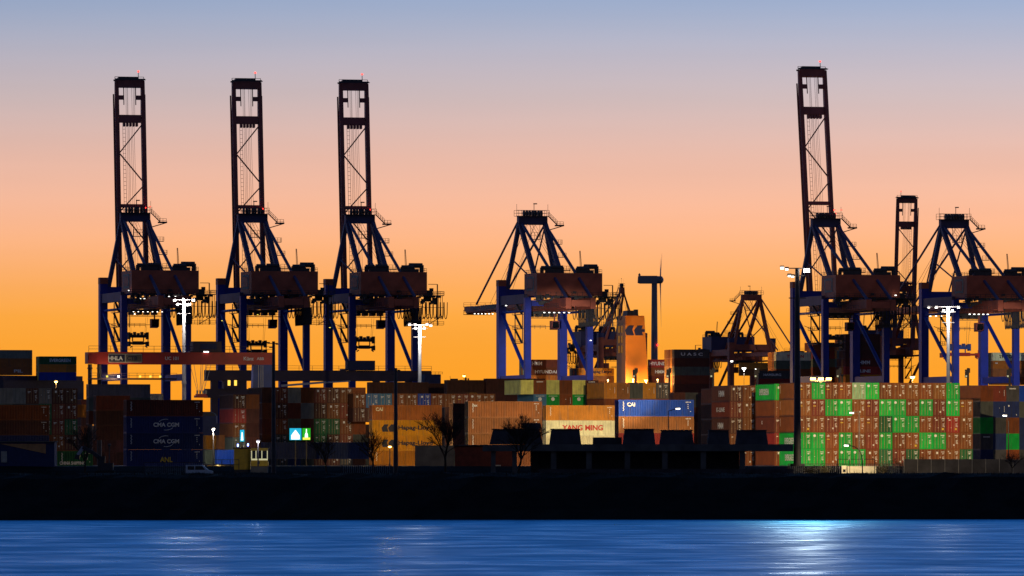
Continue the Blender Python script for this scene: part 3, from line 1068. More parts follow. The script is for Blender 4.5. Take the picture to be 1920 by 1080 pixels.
# deck lamps beside the funnel and others of the same kind: a lamp on a short pole
def post_lamp(px, py, d, label, em='e_warm', power=0, color=(1, .55, .15), r=.32, base=None, name='lamp_post', target=None, angle=120, offs=(0, -.6, 0), arm=0.0):
    zb = YARD if base is None else base
    p = P(px, py, d)
    o = empty(name, (p.x - arm, d * KD, zb), 0, label, 'lamp')
    h = p.z - zb
    mb = MB(); mb.tube((0, 0, 0), (0, 0, h + .1), .13, .07, n=7)
    if arm:
        mb.tube((0, 0, h), (arm * .5, 0, h + .35), .06, n=6)
        mb.tube((arm * .5, 0, h + .35), (arm, 0, h + .35), .06, n=6)
    mb.build('pole', M['darkpole'], o)
    zz = h + (.3 if arm else .12)
    mb = MB(); mb.frustum((arm, 0), zz, zz + .22, (r * 2.4, r * 1.8), (r * 1.2, r))
    mb.build('lamp_housing', M['steel'], o)
    mb = MB()
    mb.frustum((arm, 0), zz - r * .9, zz, (r * 1.1, r * .9), (r * 2.0, r * 1.6))
    mb.build('lens', M[em], o)
    if power:
        loc = Vector((p.x, d * KD, zb + zz - r)) + Vector(offs)
        if target is None:
            light('lamp_light', 'POINT', loc, power, color, parent=o)
        else:
            light('lamp_light', 'SPOT', loc, power, color, target=target, angle=angle, parent=o)
    return o


post_lamp(1187, 712, 1076.5, 'glaring sodium lamp at the foot of the orange funnel', power=20000, base=Z(719, 1079))
post_lamp(1211, 713, 1076, 'wide sodium lamp at the right foot of the orange funnel', power=42000, r=.6, base=Z(719, 1079))
post_lamp(1233, 712, 1064, 'small sodium lamp on the ship between funnel and dark pile', power=5000, base=Z(719, 1064))
post_lamp(1140, 713, 1058, 'small sodium lamp on the ship beside the tan container', power=6000, base=Z(719, 1058))
post_lamp(105, 716, 630, 'lone sodium lamp over the unlit columns', power=900, base=YARD)
post_lamp(1711, 707, 640, 'round white sodium lamp between crane legs above the wall', r=.5, power=3000)
post_lamp(870, 705, 900, 'small lamp on the far mast beside the dark roofline', r=.4)
post_lamp(1395, 690, 1240, 'white lamp in front of the far red crane', em='e_white', power=9000, color=(1, .9, .7), r=.9, base=YARD)
post_lamp(1372, 677, 1280, 'pale lamp under the far red crane', em='e_white', r=.6, base=YARD)
post_lamp(1418, 692, 1240, 'small lamp above the green container beyond the wall', em='e_white', r=.5, base=YARD)
post_lamp(400, 806, 580, 'thin lit lamp post in the gap beside the navy stack', em='e_white', power=5000, color=(1, .9, .65), r=.3)
post_lamp(731, 838, 532, 'glaring yellow lamp before the orange-yellow containers', power=16000, color=(1, .68, .2), r=.28, offs=(0, .5, .4), em='e_warm')
post_lamp(484, 829, 479, 'glaring blue-white lamp above the yellow kiosk', em='e_white', power=380, color=(.9, .92, 1), r=.26)
post_lamp(205, 836, 482, 'unlit slim lamp post before the navy stack', em='steel', r=.25)
# three sodium floods over the second column of the wall
o = empty('floodlight_bar', base_pt(1539, 590), 0, 'bar of three glaring sodium floods above the bright green container', 'lamp')
zz = Z(714, 590) - YARD
mb = MB(); mb.tube((0, 0, 0), (0, 0, zz), .14, n=7); mb.bar((-2, 0, zz), (2, 0, zz), .15); mb.build('pole', M['darkpole'], o)
for k in (-1, 0, 1):
    mb = MB(); mb.box((k * 1.45, -.15, zz + .35), (.75, .3, .32)); h = mb.build('floodlight', M['steel'], o)
    mb = MB(); mb.box((k * 1.45, -.34, zz + .35), (.95, .06, .42)); mb.build('lens', M['e_warm'], h)
light('floodlight_light', 'POINT', base_pt(1539, 589.4, YARD + zz + .4), 6000, (1, .55, .15), parent=o)

# small lane posts behind the wall
for i, (px, nm) in enumerate(((1192, 'in front of the orange funnel'), (1255, 'in front of the tall dark pile'), (1337, 'past the tall dark pile'), (1420, 'beside the green lettered container'),
                              (1574, 'between two crane legs'), (1815, 'beyond the wall end'), (1893, 'at the end of the dark block'))):
    d = 625
    o = empty('signal_post', base_pt(px, d), 0, f'small black signal post {nm}', 'signal', 'signal posts behind the stacks')
    z1 = Z(690, d) - YARD
    mb = MB(); mb.tube((0, 0, 0), (0, 0, z1), .22, n=6); mb.box((-.35, 0, z1 - 1.1), (.5, .4, 1.6)); mb.box((.15, 0, z1 - .5), (.5, .5, .9)); mb.build('post', M['darkpole'], o)
    mb = MB(); mb.box((-.35, -.24, z1 - 1.6), (.3, .06, .3)); mb.build('lens', M['e_pane'], o)

# ------------------------------------------------------------------ SHIP-TO-SHORE CRANES
GAU = 34.0
HS = 10.0                         # half the leg spacing


def railing(mb, pts, h=1.1, step=2.2, t=.09):
    for a, b in zip(pts, pts[1:]):
        a, b = Vector(a), Vector(b)
        n = max(1, int((b - a).length / step))
        for k in range(n + 1):
            p = a.lerp(b, k / n)
            mb.bar(p, p + Vector((0, 0, h)), t)
        for zz in (h, h * .5):
            mb.bar(a + Vector((0, 0, zz)), b + Vector((0, 0, zz)), t)


def boom_mesh(Lb, tip=True):
    """boom along +Y from the hinge, seen later either level or raised"""
    mb = MB()
    for s in (-1, 1):
        mb.bar((s * 4.15, 0, 0), (s * 4.15, Lb - 10, 0), 1.2, 1.9)
        mb.bar((s * 4.15, Lb - 10, 0), (s * 4.15, Lb, .3), 1.2, 1.9, 1.1, 1.4)
        # walkway along the outer side
        mb.bar((s * 5.0, 2, -.8), (s * 5.0, Lb - 4, -.8), .45, .1)
    mb.bar((-4, Lb - .8, .2), (4, Lb - .8, .2), 2.4, 2.2)
    for y, w in ((.437, 1.2), (.83, 2.0)):
        mb.bar((-3.4, Lb * y, 0), (3.4, Lb * y, 0), 1.0 if w < 2 else 2.4, 1.2)
    zz = .1
    ys = [.05, .20, .28, .45, .66]
    for x0, f0, f1 in ((3.5, .80, .677), (-3.5, .672, .551), (3.5, .522, .415), (-3.5, .41, .29), (3.5, .28, .16)):
        mb.bar((x0, Lb * f0, zz), (-x0, Lb * f1, zz), .36)
    # sheave nests on the cross members
    for k in range(5):
        mb.box((-2 + k, Lb * .805, .5), (.6, 1.4, 1.5))
    for s in (-1, 1):
        mb.box((s * 2.8, Lb - 5.2, .2), (1.8, 1.3, 1.0))
        mb.bar((s * 1.9, Lb - 7.5, .1), (s * 1.9, Lb - 2, .1), .25)
    # inner ladder walkway
    for s in (-2.3, -1.5):
        mb.bar((s, Lb * .02, -.4), (s, Lb * .82, -.4), .1)
    n = 44
    for k in range(n):
        y = Lb * (.02 + .80 * k / n)
        mb.bar((-2.3, y, -.4), (-1.5, y, -.4), .09)
    return mb


def boom_ropes(Lb):
    mb = MB()
    for k, x in enumerate((-1.1, -.6, -.2, .5, 1.0, 1.7)):
        mb.bar((x, 1, .2), (x * .8 - .2, Lb * (.97 if k in (1, 4) else .81), .3), .075)
    for s in (-1, 1):
        for q in (0, .35):
            mb.bar((s * 1.2 + q, Lb * .84, 0), (s * 1.2 + q, Lb * .97, 0), .07)
    return mb


def boom_tip(Lb):
    mb = MB()
    railing(mb, [(-4.8, Lb + .2, -1.3), (4.8, Lb + .2, -1.3), (4.8, Lb - 3.2, -1.3)], 1.3)
    railing(mb, [(-4.8, Lb + .2, 1.2), (4.8, Lb + .2, 1.2)], 1.3)
    mb.bar((-4.8, Lb + .45, -1.35), (4.8, Lb + .45, -1.35), .5, .2)
    mb.bar((-4.8, Lb + .45, 1.15), (4.8, Lb + .45, 1.15), .5, .2)
    mb.bar((-3.6, Lb + .9, 0), (2.6, Lb + .9, 0), .7, 2.6)
    mb.bar((-4.6, Lb + .2, 0), (-4.6, Lb + 1.4, 0), .15)
    mb.bar((4.6, Lb + .2, 0), (4.6, Lb + 1.4, 0), .15)
    mb.bar((-4.6, Lb + 1.4, 0), (4.6, Lb + 1.4, 0), .12)
    mb.bar((2.9, Lb, 0), (2.9, Lb + 3.2, 0), .18)
    return mb


MESHES = {}


def crane_parts(root, raised, colors, boom=70.0, narrow=False):
    leg, frame, house, girder = [M[c] for c in colors]
    key = (raised, colors, boom, narrow)
    Lb = boom
    if key not in MESHES:
        m = {}

        def put(name, mb, mm, parent=None, smooth=False):
            if name in ('head_beam', 'sheave', 'head_platform', 'service_platform', 'frame_leg', 'back_stay', 'strut', 'rope', 'fore_stay'):
                mb.v = [(p[0], p[1], p[2] - 1.3 * max(0, (p[2] - 53) / 25.6)) for p in mb.v]
                if narrow:
                    mb.v = [(p[0] * (1 - .8 * max(0, min(1, (p[2] - 53) / 24))), p[1], p[2]) for p in mb.v]
            m.setdefault('_list', []).append((name, mb.mesh(name, mm), parent))
            return len(m['_list']) - 1
        # legs
        for sx in (-1, 1):
            for side, v0 in (('L', 0), ('W', GAU)):
                mb = MB()
                top = 52.1 if side == 'L' else 56.4
                mb.bar((sx * HS, v0, 1.6), (sx * HS, v0, top), 1.9 if side == 'L' else 2.4, 2.2 if side == 'L' else 3.2)
                mb.box((sx * HS, v0, .9), (6.5, 1.4, 1.5))
                for k in range(4):
                    mb.tube((sx * HS - 2.4 + k * 1.6, v0 - .4, .45), (sx * HS - 2.4 + k * 1.6, v0 + .4, .45), .45, n=10)
                i = put('leg', mb, leg)
                if side == 'W' :
                    mb = MB(); mb.box((sx * HS, v0, 57.4), (2.5, 3.3, 2.0)); put('leg_cap', mb, house, i)
            mb = MB(); mb.bar((sx * HS, 1.46, 27), (sx * HS, GAU - 1.46, 27), 1.5, 2.0); put('portal_beam', mb, leg)
            mb = MB(); mb.bar((sx * HS, 1.2, 51.8), (sx * HS, GAU - 1.62, 51.8), 1.6, 2.9); put('upper_beam', mb, frame)
            mb = MB(); mb.tube((sx * HS, 1.2, 28.6), (sx * HS, GAU - 1.2, 47.5), .62, n=8); put('diagonal_brace', mb, leg)
            mb = MB(); mb.tube((sx * HS, 1.4, 48), (sx * HS, GAU - 1.4, 48), .4, n=8); put('tie_bar', mb, leg)
        mb = MB(); mb.bar((-HS + 1.12, GAU, 54.2), (HS - 1.12, GAU, 54.2), 2.2, 2.6); put('cross_beam', mb, leg)
        mb = MB(); mb.bar((-HS + 1.12, 0, 50.4), (HS - 1.12, 0, 50.4), 2.0, 1.8); put('cross_beam', mb, leg)
        # main girder
        mb = MB()
        for s in (-1, 1):
            mb.bar((s * 3.95, -28, 49.8), (s * 3.95, GAU + 1.5, 49.8), 1.7, 3.4)
            mb.bar((s * 5.6, -28, 48.6), (s * 5.6, GAU, 48.6), 1.3, .12)
        for v in (-27.4, -8, 12, 28):
            mb.bar((-3, v, 49.8), (3, v, 49.8), 1.2, 2.0)
        gi = put('girder', mb, girder)
        mb = MB()
        for s in (-1, 1):
            railing(mb, [(s * 6.2, -24, 48.6), (s * 6.2, GAU, 48.6)], 1.2, 2.6)
        put('girder_railing', mb, M['steel'], gi)
        # machinery house, long axis along the quay
        mb = MB()
        mb.bb((-HS + .3, -11, 52.6), (HS + 1.3, 5, 59.6))
        hi = put('machine_house', mb, house)
        mb = MB(); mb.bb((-HS + .18, -7.5, 54.2), (-HS + .3, 1.5, 58.6)); put('window', mb, M['wallpale'], hi)
        mb = MB(); mb.bb((-HS + .1, -6.3, 54.9), (-HS + .18, .3, 57.9)); put('window_pane', mb, M['crane_red'], hi)
        mb = MB()
        railing(mb, [(-HS + .4, 4.9, 59.6), (-HS + .4, -10.9, 59.6), (HS + 1.2, -10.9, 59.6), (HS + 1.2, 4.9, 59.6), (-HS + .4, 4.9, 59.6)], 1.1, 2.4, .08)
        put('roof_railing', mb, M['steel'], hi)
        for x0, x1, y, rr_, top in ((-6.6, -4.2, -5, .62, 61.7), (-3.2, .2, -4, .62, 61.9), (4.6, 8.0, -6, .62, 61.6), (7.2, 11.0, -5, .7, 62.2)):
            mb = MB()
            mb.tube((x0, y, 59.6), (x0, y, top - .3), rr_, n=10)
            mb.tube((x1, y, 59.6), (x1, y, top - .3), rr_, n=10)
            mb.tube((x0 - .2, y, top - .45), (x1 + .2, y, top - .45), rr_ * 1.1, n=12)
            put('roof_duct', mb, M['steel'], hi)
        mb = MB(); mb.bb((-6, -8, 59.6), (-1.0, -6.5, 60.9)); put('roof_box', mb, M['steel'], hi)
        mb = MB(); mb.bb((3.5, -9, 59.6), (9, -8, 60.6)); put('roof_box', mb, M['steel'], hi)
        # platform round the lower edge of the house and the balcony at the far side
        mb = MB()
        mb.bb((-HS - .6, -12.1, 52.2), (HS + 6.5, -11.01, 52.4))
        railing(mb, [(-HS - .6, -12.0, 52.4), (HS + 6.5, -12.0, 52.4)], 1.2, 1.6, .1)
        mb.bb((HS + 1.3, -11, 52.2), (HS + 6.5, 3, 52.4))
        railing(mb, [(HS + 6.5, -11.5, 52.4), (HS + 6.5, 3, 52.4)], 1.2, 2.0, .1)
        mb.bb((HS + 1.4, -9, 52.5), (HS + 3.6, -5, 54.0))
        mb.bb((HS + 1.8, -8, 50.6), (HS + 3.4, -4, 52.1))
        for k in range(4):
            mb.bar((HS + 6.3, -10.5 + k * 2.6, 45), (HS + 6.3, -10.5 + k * 2.6, 52.3), .14)
            mb.bar((HS + 2.6, -10.5 + k * 2.6, 43), (HS + 2.6, -10.5 + k * 2.6, 52), .12)
        mb.bar((HS + 4.4, -11.8, 43), (HS + 4.4, -11.8, 55.8), .3)
        mb.bar((HS + 1.5, -11.8, 55.8), (HS + 4.4, -11.8, 55.8), .18)
        for zz in (43.2, 45.6, 48.6):
            mb.bar((HS - 1, -11.8, zz), (HS + 6.3, -11.8, zz), .14)
        mb.bar((HS - 3, -11.8, 43.2), (HS + 1.5, -11.8, 46.5), .2)
        mb.bar((HS + 1.2, -11.8, 43.2), (HS + 6.0, -11.8, 46.0), .2)
        railing(mb, [(HS - 3.5, -12.0, 43.2), (HS + 6.4, -12.0, 43.2)], 1.1, 1.6, .1)
        rr = random.Random(11)
        for k in range(64):
            w_ = rr.uniform(.3, 1.6)
            mb.box((rr.uniform(-HS, HS + 5), -11.6 + abs(rr.gauss(0, 2.0)), rr.uniform(50.0, 52.2) + (2.0 if rr.random() < .3 else 0)), (w_, rr.uniform(.2, 1.0), rr.uniform(.3, 1.2)))
        for k in range(8):
            x_ = rr.uniform(-HS + 2, HS + 4)
            mb.bar((x_, -11.6, 50.2), (x_, -11.6, 52.3), .12)
        put('walkway', mb, M['steel'])
        # stair tower between the left legs
        mb = MB()
        zz = 38.0
        while zz < 48:
            for k in range(5):
                pass
            mb.bar((-HS - .2, 6, zz), (-HS - .2, 16, zz), 1.4, .14)
            railing(mb, [(-HS - .9, 6, zz), (-HS - .9, 16, zz)], 1.1, 2.5, .1)
            mb.bar((-HS - .2, 6, zz), (-HS - .2, 15, zz + 4.4), .7, .2)
            zz += 4.5
        mb.bar((-HS, 15.8, 38), (-HS, 15.8, 50), .25)
        mb.bar((-HS, 6.2, 38), (-HS, 6.2, 50), .25)
        put('stair', mb, M['steel'])
        # A frame
        HV = GAU - .5; DZ = -1.2
        mb = MB()
        mb.bar((-4.7, HV, 78.6), (4.7, HV, 78.6), 2.6, 2.9)
        hb = put('head_beam', mb, frame)
        mb = MB()
        for k in range(7):
            mb.tube((-3 + k * .95, HV - .25, 80.9), (-2.55 + k * .95, HV - .25, 80.9), 1.15, n=12)
        put('sheave', mb, M['steel'], hb)
        mb = MB()
        mb.bb((-5.6, HV - 2.4, 79.9), (5.0, HV - 1.2, 80.1))
        railing(mb, [(-5.6, HV - 2.3, 80.05), (5.0, HV - 2.3, 80.05)], 1.9, 1.5, .1)
        railing(mb, [(-5.6, HV + 1.2, 80.05), (5.0, HV + 1.2, 80.05)], 1.9, 1.5, .1)
        mb.bb((-5.6, HV - 1.2, 79.96), (-5.0, HV + 1.3, 80.04))
        mb.bar((4.8, HV - 2, 80.05), (7.6, HV - 2, 77.2), .9, .2)
        railing(mb, [(4.8, HV - 2.4, 80.05), (7.6, HV - 2.4, 77.2)], 1.3, .9, .1)
        railing(mb, [(7.4, HV - 2.4, 76.9), (9.6, HV - 2.4, 76.9)], 1.3, .9, .1)
        mb.bb((7.2, HV - 2.6, 76.7), (9.8, HV - .6, 77.2))
        mb.bar((9.6, HV - 1.5, 76.8), (4.5, HV - 1, 75.2), .3)
        mb.bar((.6, HV, 80), (.6, HV, 84.2), .16)
        mb.box((1.0, HV, 84.2), (1.2, .3, .35))
        mb.bar((-5.4, HV - 1.4, 80), (-5.4, HV - 1.4, 84), .09)
        mb.bar((4.8, HV - 1.3, 80), (4.8, HV - 1.3, 84), .09)
        put('head_platform', mb, M['steel'], hb)
        for zz in (70.5, 66, 61.5):
            mb = MB()
            mb.bar((4.2, HV - (78 - zz) * 1.15, zz), (6, HV - (78 - zz) * 1.15, zz), .25)
            vv = HV - (78 - zz) * 1.15
            mb.bb((4.9, vv - .8, zz - .1), (7.4, vv + .8, zz + .1))
            railing(mb, [(4.9, vv - .8, zz), (7.4, vv - .8, zz), (7.4, vv + .8, zz)], 1.4, .9, .1)
            put('service_platform', mb, M['steel'], hb)
        mb = MB()
        mb.bb((-.5, HV - 1, 72.2), (2.5, HV + .4, 72.4)); railing(mb, [(-.5, HV - 1, 72.4), (2.5, HV - 1, 72.4)], 2.2, 1, .1)
        mb.bar((-.5, HV, 72.4), (-.5, HV, 77.2), .12); mb.bar((2.5, HV, 72.4), (2.5, HV, 77.2), .12)
        put('service_platform', mb, M['steel'], hb)
        for s in (-1, 1):
            mb = MB(); mb.bar((s * 4.2, HV, 77.3), (s * 8.3, GAU, 55.3), 1.25, 1.5); put('frame_leg', mb, frame)
            mb = MB(); mb.bar((s * 4.1, HV - .6, 77.3), (s * 4.4, 4, 51.4), 1.35, 1.5); put('frame_leg', mb, frame)
            mb = MB(); mb.tube((s * 3.7, HV - 1.2, 77.6), (s * 3.95, -26, 51.4), .5, n=8); put('back_stay', mb, frame)
            mb = MB(); mb.bar((s * 6.5, GAU - .2, 65.6), (s * 4.4, 12, 57.5), .35); put('strut', mb, frame)
        mb = MB()
        for k in range(3):
            mb.bar((-1.5 + k, HV, 78), (-1.2 + k * .6, -4, 61), .075)
        for k in range(2):
            mb.bar((6.0 + k * .5, -4.5, 59.6), (6.2 + k * .2, -2.5, 67.5), .15)
        put('rope', mb, M['steel'])
        # boom
        bm = boom_mesh(Lb)
        rp = boom_ropes(Lb)
        tp = boom_tip(Lb)
        hinge = Vector((0, GAU + 1.6, 50.6))
        ang = R(84.5 if boom < 75 else 80.0) if raised else R(-.3)
        rot = Matrix.Rotation(ang, 4, 'X')
        for q in (bm, rp, tp):
            q.v = [tuple(hinge + (rot @ Vector(p))) for p in q.v]
        bi = put('boom', bm, M['boom_red'] if raised else girder)
        put('boom_rope', rp, M['steel'], bi)
        put('tip_platform', tp, M['steel'], bi)
        mb = MB()
        tipp = hinge + (rot @ Vector((2.9, Lb + 3.2, 0)))
        mb.box(tipp, (.45, .45, .45))
        if raised:
            put('warning_lamp', mb, M['e_red'], bi)
            mb = MB(); mb.box((3.6, HV + 1.2, 80.4), (.4, .4, .4)); put('warning_lamp', mb, M['e_red'], hb)
        # fore stays
        for s in (-1, 1):
            if raised:
                a = hinge + (rot @ Vector((s * 3.95, Lb * .30, 1.2)))
                mb = MB(); mb.bar((s * 4.6, HV + .8, 78.5), a, .3); put('fore_stay', mb, frame)
            else:
                mb = MB(); mb.tube((s * 4.6, HV + .6, 78), hinge + Vector((s * 3.95, Lb * .80, 1.4)), .34, n=7); put('fore_stay', mb, frame)
                mb = MB(); mb.tube((s * 4.6, HV + .6, 78), hinge + Vector((s * 3.95, Lb * .28, 1.4)), .26, n=7); put('fore_stay', mb, frame)
                for q in range(2):
                    mb = MB(); mb.bar((s * 1.2 + q * .5, HV + .6, 78.6), hinge + Vector((s * 2.2 + q * .5, Lb * (.55 + .12 * q), 1.3)), .08); put('rope', mb, M['steel'])
        # trolley and cab under the girder
        mb = MB()
        mb.bb((-4.6, 17, 47.4), (4.6, 23, 48.2))
        for k in range(4):
            mb.bb((-4.4 + k * 2.4, 17.5, 46.5), (-3.2 + k * 2.4, 22, 47.4))
        railing(mb, [(-5.6, 16.6, 46.2), (5.6, 16.6, 46.2)], 1.3, 1.5, .1)
        mb.bb((-5.6, 16.4, 46.0), (5.6, 17.6, 46.2))
        mb.bar((-7, 16.6, 43.4), (3, 16.6, 43.4), .5, .15)
        railing(mb, [(-7, 16.3, 42.6), (0, 16.3, 42.6)], 1.2, 1.6, .1)
        mb.bar((-5, 16.6, 42.6), (-5, 16.6, 47), .2)
        mb.bar((-8.5, 16.6, 42.6), (-12, 16.6, 44), .16)
        put('trolley', mb, M['steel'])
        mb = MB()
        mb.prism([(14.8, 42.8), (17.4, 42.4), (17.4, 45.2), (14.4, 45.2)], 0, 1.6, 4.0)
        mb.bar((2.8, 16, 45.2), (2.8, 16, 47.4), .4)
        ci = put('operator_cab', mb, M['boom_red'])
        mb = MB(); mb.prism([(14.2, 43.3), (14.7, 42.9), (14.25, 44.9)], 0, 1.8, 3.8); put('window', mb, M['glass'], ci)
        # festoon loops
        mb = MB()
        for row_v in range(16):
            v0 = -23 + row_v * 1.5
            for s in (6.7,):
                pts = [(s, v0 + .1 + .65 * math.sin(R(-90 + 180 * k / 6)) + .6, 48.3 - 5.4 * (1 - ((k - 3) / 3) ** 2) ** .6) for k in range(7)]
                mb.path(pts, .13, 4)
        for j in range(14):
            x0 = 2.5 + j * 1.15
            pts = [(x0 + .5 * math.sin(R(-90 + 180 * k / 6)), -10.2, 50.3 - 5.2 * (1 - ((k - 3) / 3) ** 2) ** .6) for k in range(7)]
            mb.path(pts, .12, 4)
        put('festoon_cable', mb, M['steel'])
        MESHES[key] = m['_list']
    made = []
    for name, me, par in MESHES[key]:
        made.append(link(name, me, made[par] if par is not None else root))
    return made


def spreader(root, u, v, ztop, length, bodymat, boxmat, drop=45.8):
    """lifting beam hung on four ropes from the trolley"""
    sp = empty('spreader', (u, v, ztop))
    sp.parent = root
    mb = MB()
    mb.bar((-length / 2, -.9, -2.9), (length / 2, -.9, -2.9), .5, .7)
    mb.bar((-length / 2, .9, -2.9), (length / 2, .9, -2.9), .5, .7)
    for s in (-1, 1):
        mb.bb((s * length / 2 - .35, -1.3, -3.9), (s * length / 2 + .35, 1.3, -2.4))
        mb.bar((s * length / 2, -1.2, -2.4), (s * length / 2, -1.2, -1.5), .25)
        mb.bar((s * (length / 2 - .9), -1.2, -3.8), (s * (length / 2 - .2), -1.2, -4.3), .3)
    mb.bb((-length * .28, -1, -3.4), (length * .28, 1, -2.3))
    mb.build('lifting_frame', bodymat, sp)
    mb = MB()
    w = min(length, 6.4) / 2
    mb.bb((-w, -1, -1.2), (w, 1, -.3))
    for k in range(5):
        mb.bb((-w + .3 + k * (2 * w - 1.2) / 4, -.9, -.3), (-w + 1.0 + k * (2 * w - 1.2) / 4, .9, .25 + .35 * (k % 2)))
    for s in (-1, 1):
        mb.bb((s * w - .3, -1.1, -1.7), (s * w + .3, 1.1, .5))
        mb.bar((s * w * .6, 0, -2.4), (s * w * .6, 0, -1.2), .3)
    mb.build('head_block', boxmat, sp)
    mb = MB()
    for sx in (-1, 1):
        for sy in (-1, 1):
            mb.bar((sx * w * .8, sy * .8, 0), (sx * w * .95, sy * 1.6, drop - ztop), .06)
    mb.build('rope', M['steel'], sp)


BLUEC = ('crane_blue', 'crane_dark', 'crane_red', 'crane_red')
REDC = ('crane_red', 'crane_red', 'crane_dark', 'crane_red')


def quay_point(px):
    k = (px - 960) / FP
    s = (k * 1000 - 14.5) / (U.x - k * U.y / KD)
    return Vector((14.5, 1000 * KD, YARD)) + U * s


def crane(loc, rz, raised, colors, label, group='ship-to-shore cranes', boom=70.0, narrow=False):
    root = empty('container_crane', loc, rz, label, 'crane', group)
    crane_parts(root, raised, colors, boom, narrow)
    return root


def lamps(root, pts, em='e_white', size=.55, name='floodlight'):
    for p in pts:
        mb = MB(); mb.box((0, 0, 0), (size, size * .8, size * .45))
        mb.build(name, M[em], root, p)


c1 = crane(quay_point(292), TH, True, BLUEC, 'raised-boom crane behind the red gantry, with floodlights under its red house')
c2 = crane(quay_point(515), TH, True, BLUEC, 'raised-boom crane whose spreader hangs just above the end of the red gantry')
c3 = crane(quay_point(719), TH, True, BLUEC, 'raised-boom crane beside the white lit mast with a dark spreader hanging')
c4 = crane(quay_point(1047), TH, False, BLUEC, 'crane with lowered boom and brightly lit blue legs beside the orange funnel')
c5 = crane(quay_point(1604), TH, True, BLUEC, 'raised-boom crane standing right behind the tall floodlight mast', boom=77.3)
c6 = crane(quay_point(1848), TH, False, BLUEC, 'crane with lowered boom and lit blue legs at the picture edge')
spreader(c1, -2.0, 18, 40.6, 5.8, M['steel'], M['steel'])
spreader(c2, -2.0, 18, 38.2, 5.8, M['steel'], M['steel'])
spreader(c3, -2.0, 18, 39.6, 5.8, M['steel'], M['steel'])
spreader(c5, -2.0, 18, 40.8, 5.8, M['steel'], M['steel'])
spreader(c6, -3.0, 18, 38.0, 11.8, M['rmg_red'], M['rmg_blue'])
lamps(c1, [(-7 + k * 1.3, -10.8, 50.9) for k in (0, 1, 2)] + [(2 + k * 1.0, -11, 51.6) for k in range(5)] + [(7.5, -6, 45.7), (-3.5, 15.8, 46.7), (9, -9.5, 54.4), (-10.4, -10, 53.4)], size=.4)
lamps(c1, [(-5 + k * 1.5, 10, 47.3) for k in range(7)], size=.34)
lamps(c4, [(-3 + k * 1.6, 6, 47.6) for k in range(6)] + [(4, -2, 48.6), (6, -2, 49.0), (-9.6, 29, 50.2), (HS, -1.7, 38.8)], size=.45)
lamps(c4, [(-3 + k * 1.2, 98, 49.0) for k in range(6)], size=.4)
lamps(c6, [(-9 + k * 1.9, 30, 47.6) for k in range(5)] + [(-4 + k * 1.5, 4, 47.7) for k in range(5)], size=.5)
lamps(c6, [(2.2, -9.7, 55.6), (12, -8, 49.5)], em='e_white', size=.7)
for c, em in ((c1, 'e_yellow'), (c2, 'e_pane'), (c3, 'e_yellow')):
    mb = MB(); mb.box((1.5, -9.56, 54.0), (1.3, .1, 1.4)); mb.build('window', M[em], c)
lamps(c1, [(4.4, GAU - 2.6, 80.6)], em='e_red', size=.5, name='warning_lamp')
lamps(c5, [(2.4, GAU - 2.9, 81.4), (4.6, GAU - 2.9, 81.4)], em='e_red', size=.6, name='warning_lamp')


lamps(c5, [(8.5, -10.5, 49.0), (9.6, -12, 53.2)], size=.5)
lamps(c2, [(-2, 15.8, 46.7), (-10.8, 28, 45.0)], em='e_signy', size=.4)
lamps(c3, [(-9.5, 3, 51.0), (-10.8, 28, 43.0), (6.5, -12, 53.0)], em='e_signy', size=.45)


def far_crane(px, d, rz, raised, label, boom=70.0, narrow=False):
    return crane(base_pt(px, d, YARD), rz, raised, REDC, label, 'cranes on the far quay', boom, narrow)


far_crane(1372, 1500, TH + R(180), False, 'small dark red crane with A-frame on the far quay left of the tall mast')
far_crane(1130, 1440, TH + R(180), False, 'dark red crane with a pointed frame half hidden behind the orange funnel', 14.0, True)
far_crane(1649, 1425, TH + R(180), True, 'far dark red crane with raised boom seen between two blue cranes', 66.5)


# crane 4 name on the boom side
lettering('TERMINAL BURCHARDKAI', M['wallpale'], c4, (-3.95 - .88, GAU + 46, 50.7), R(-90), 1.5, 34)

# ------------------------------------------------------------------ FLOODLIGHT MASTS
def mast(px, y_top, d, label, heads, polemat, rb=.75, rt=.4, em='e_white', bars=True, hs=.52):
    zt = Z(y_top, d) - YARD
    o = empty('floodlight_mast', base_pt(px, d), 0, label, 'lamp mast', 'floodlight masts')
    mb = MB(); mb.tube((0, 0, 0), (0, 0, zt * .5), rb, (rb + rt) / 2, n=14, caps=False); mb.tube((0, 0, zt * .5), (0, 0, zt), (rb + rt) / 2, rt, n=14)
    mb.tube((0, 0, zt * .5 - .3), (0, 0, zt * .5 + .3), (rb + rt) / 2 + .08, n=14)
    mb.tube((0, 0, 0), (0, 0, .4), rb + .5, n=14)
    mb.build('pole', polemat, o, smooth=False)
    mb = MB()
    for (dz, x0, x1) in bars:
        mb.bar((x0, 0, zt + dz), (x1, 0, zt + dz), .15)
    mb.build('crossbar', M['steel'], o)
    for (dx, dz, k) in heads:
        mb = MB(); mb.box((dx, .1, zt + dz + .2), (hs * 1.15, .8, .2)); h = mb.build('floodlight', M['steel'], o)
        mb = MB(); mb.box((dx, -.1, zt + dz - .08), (hs * k, .8 * k, .3 * k)); mb.build('lens', M[em if k < 1.5 else 'e_key'], h)
    return o, Vector((X(px, d), d * KD, YARD + zt))


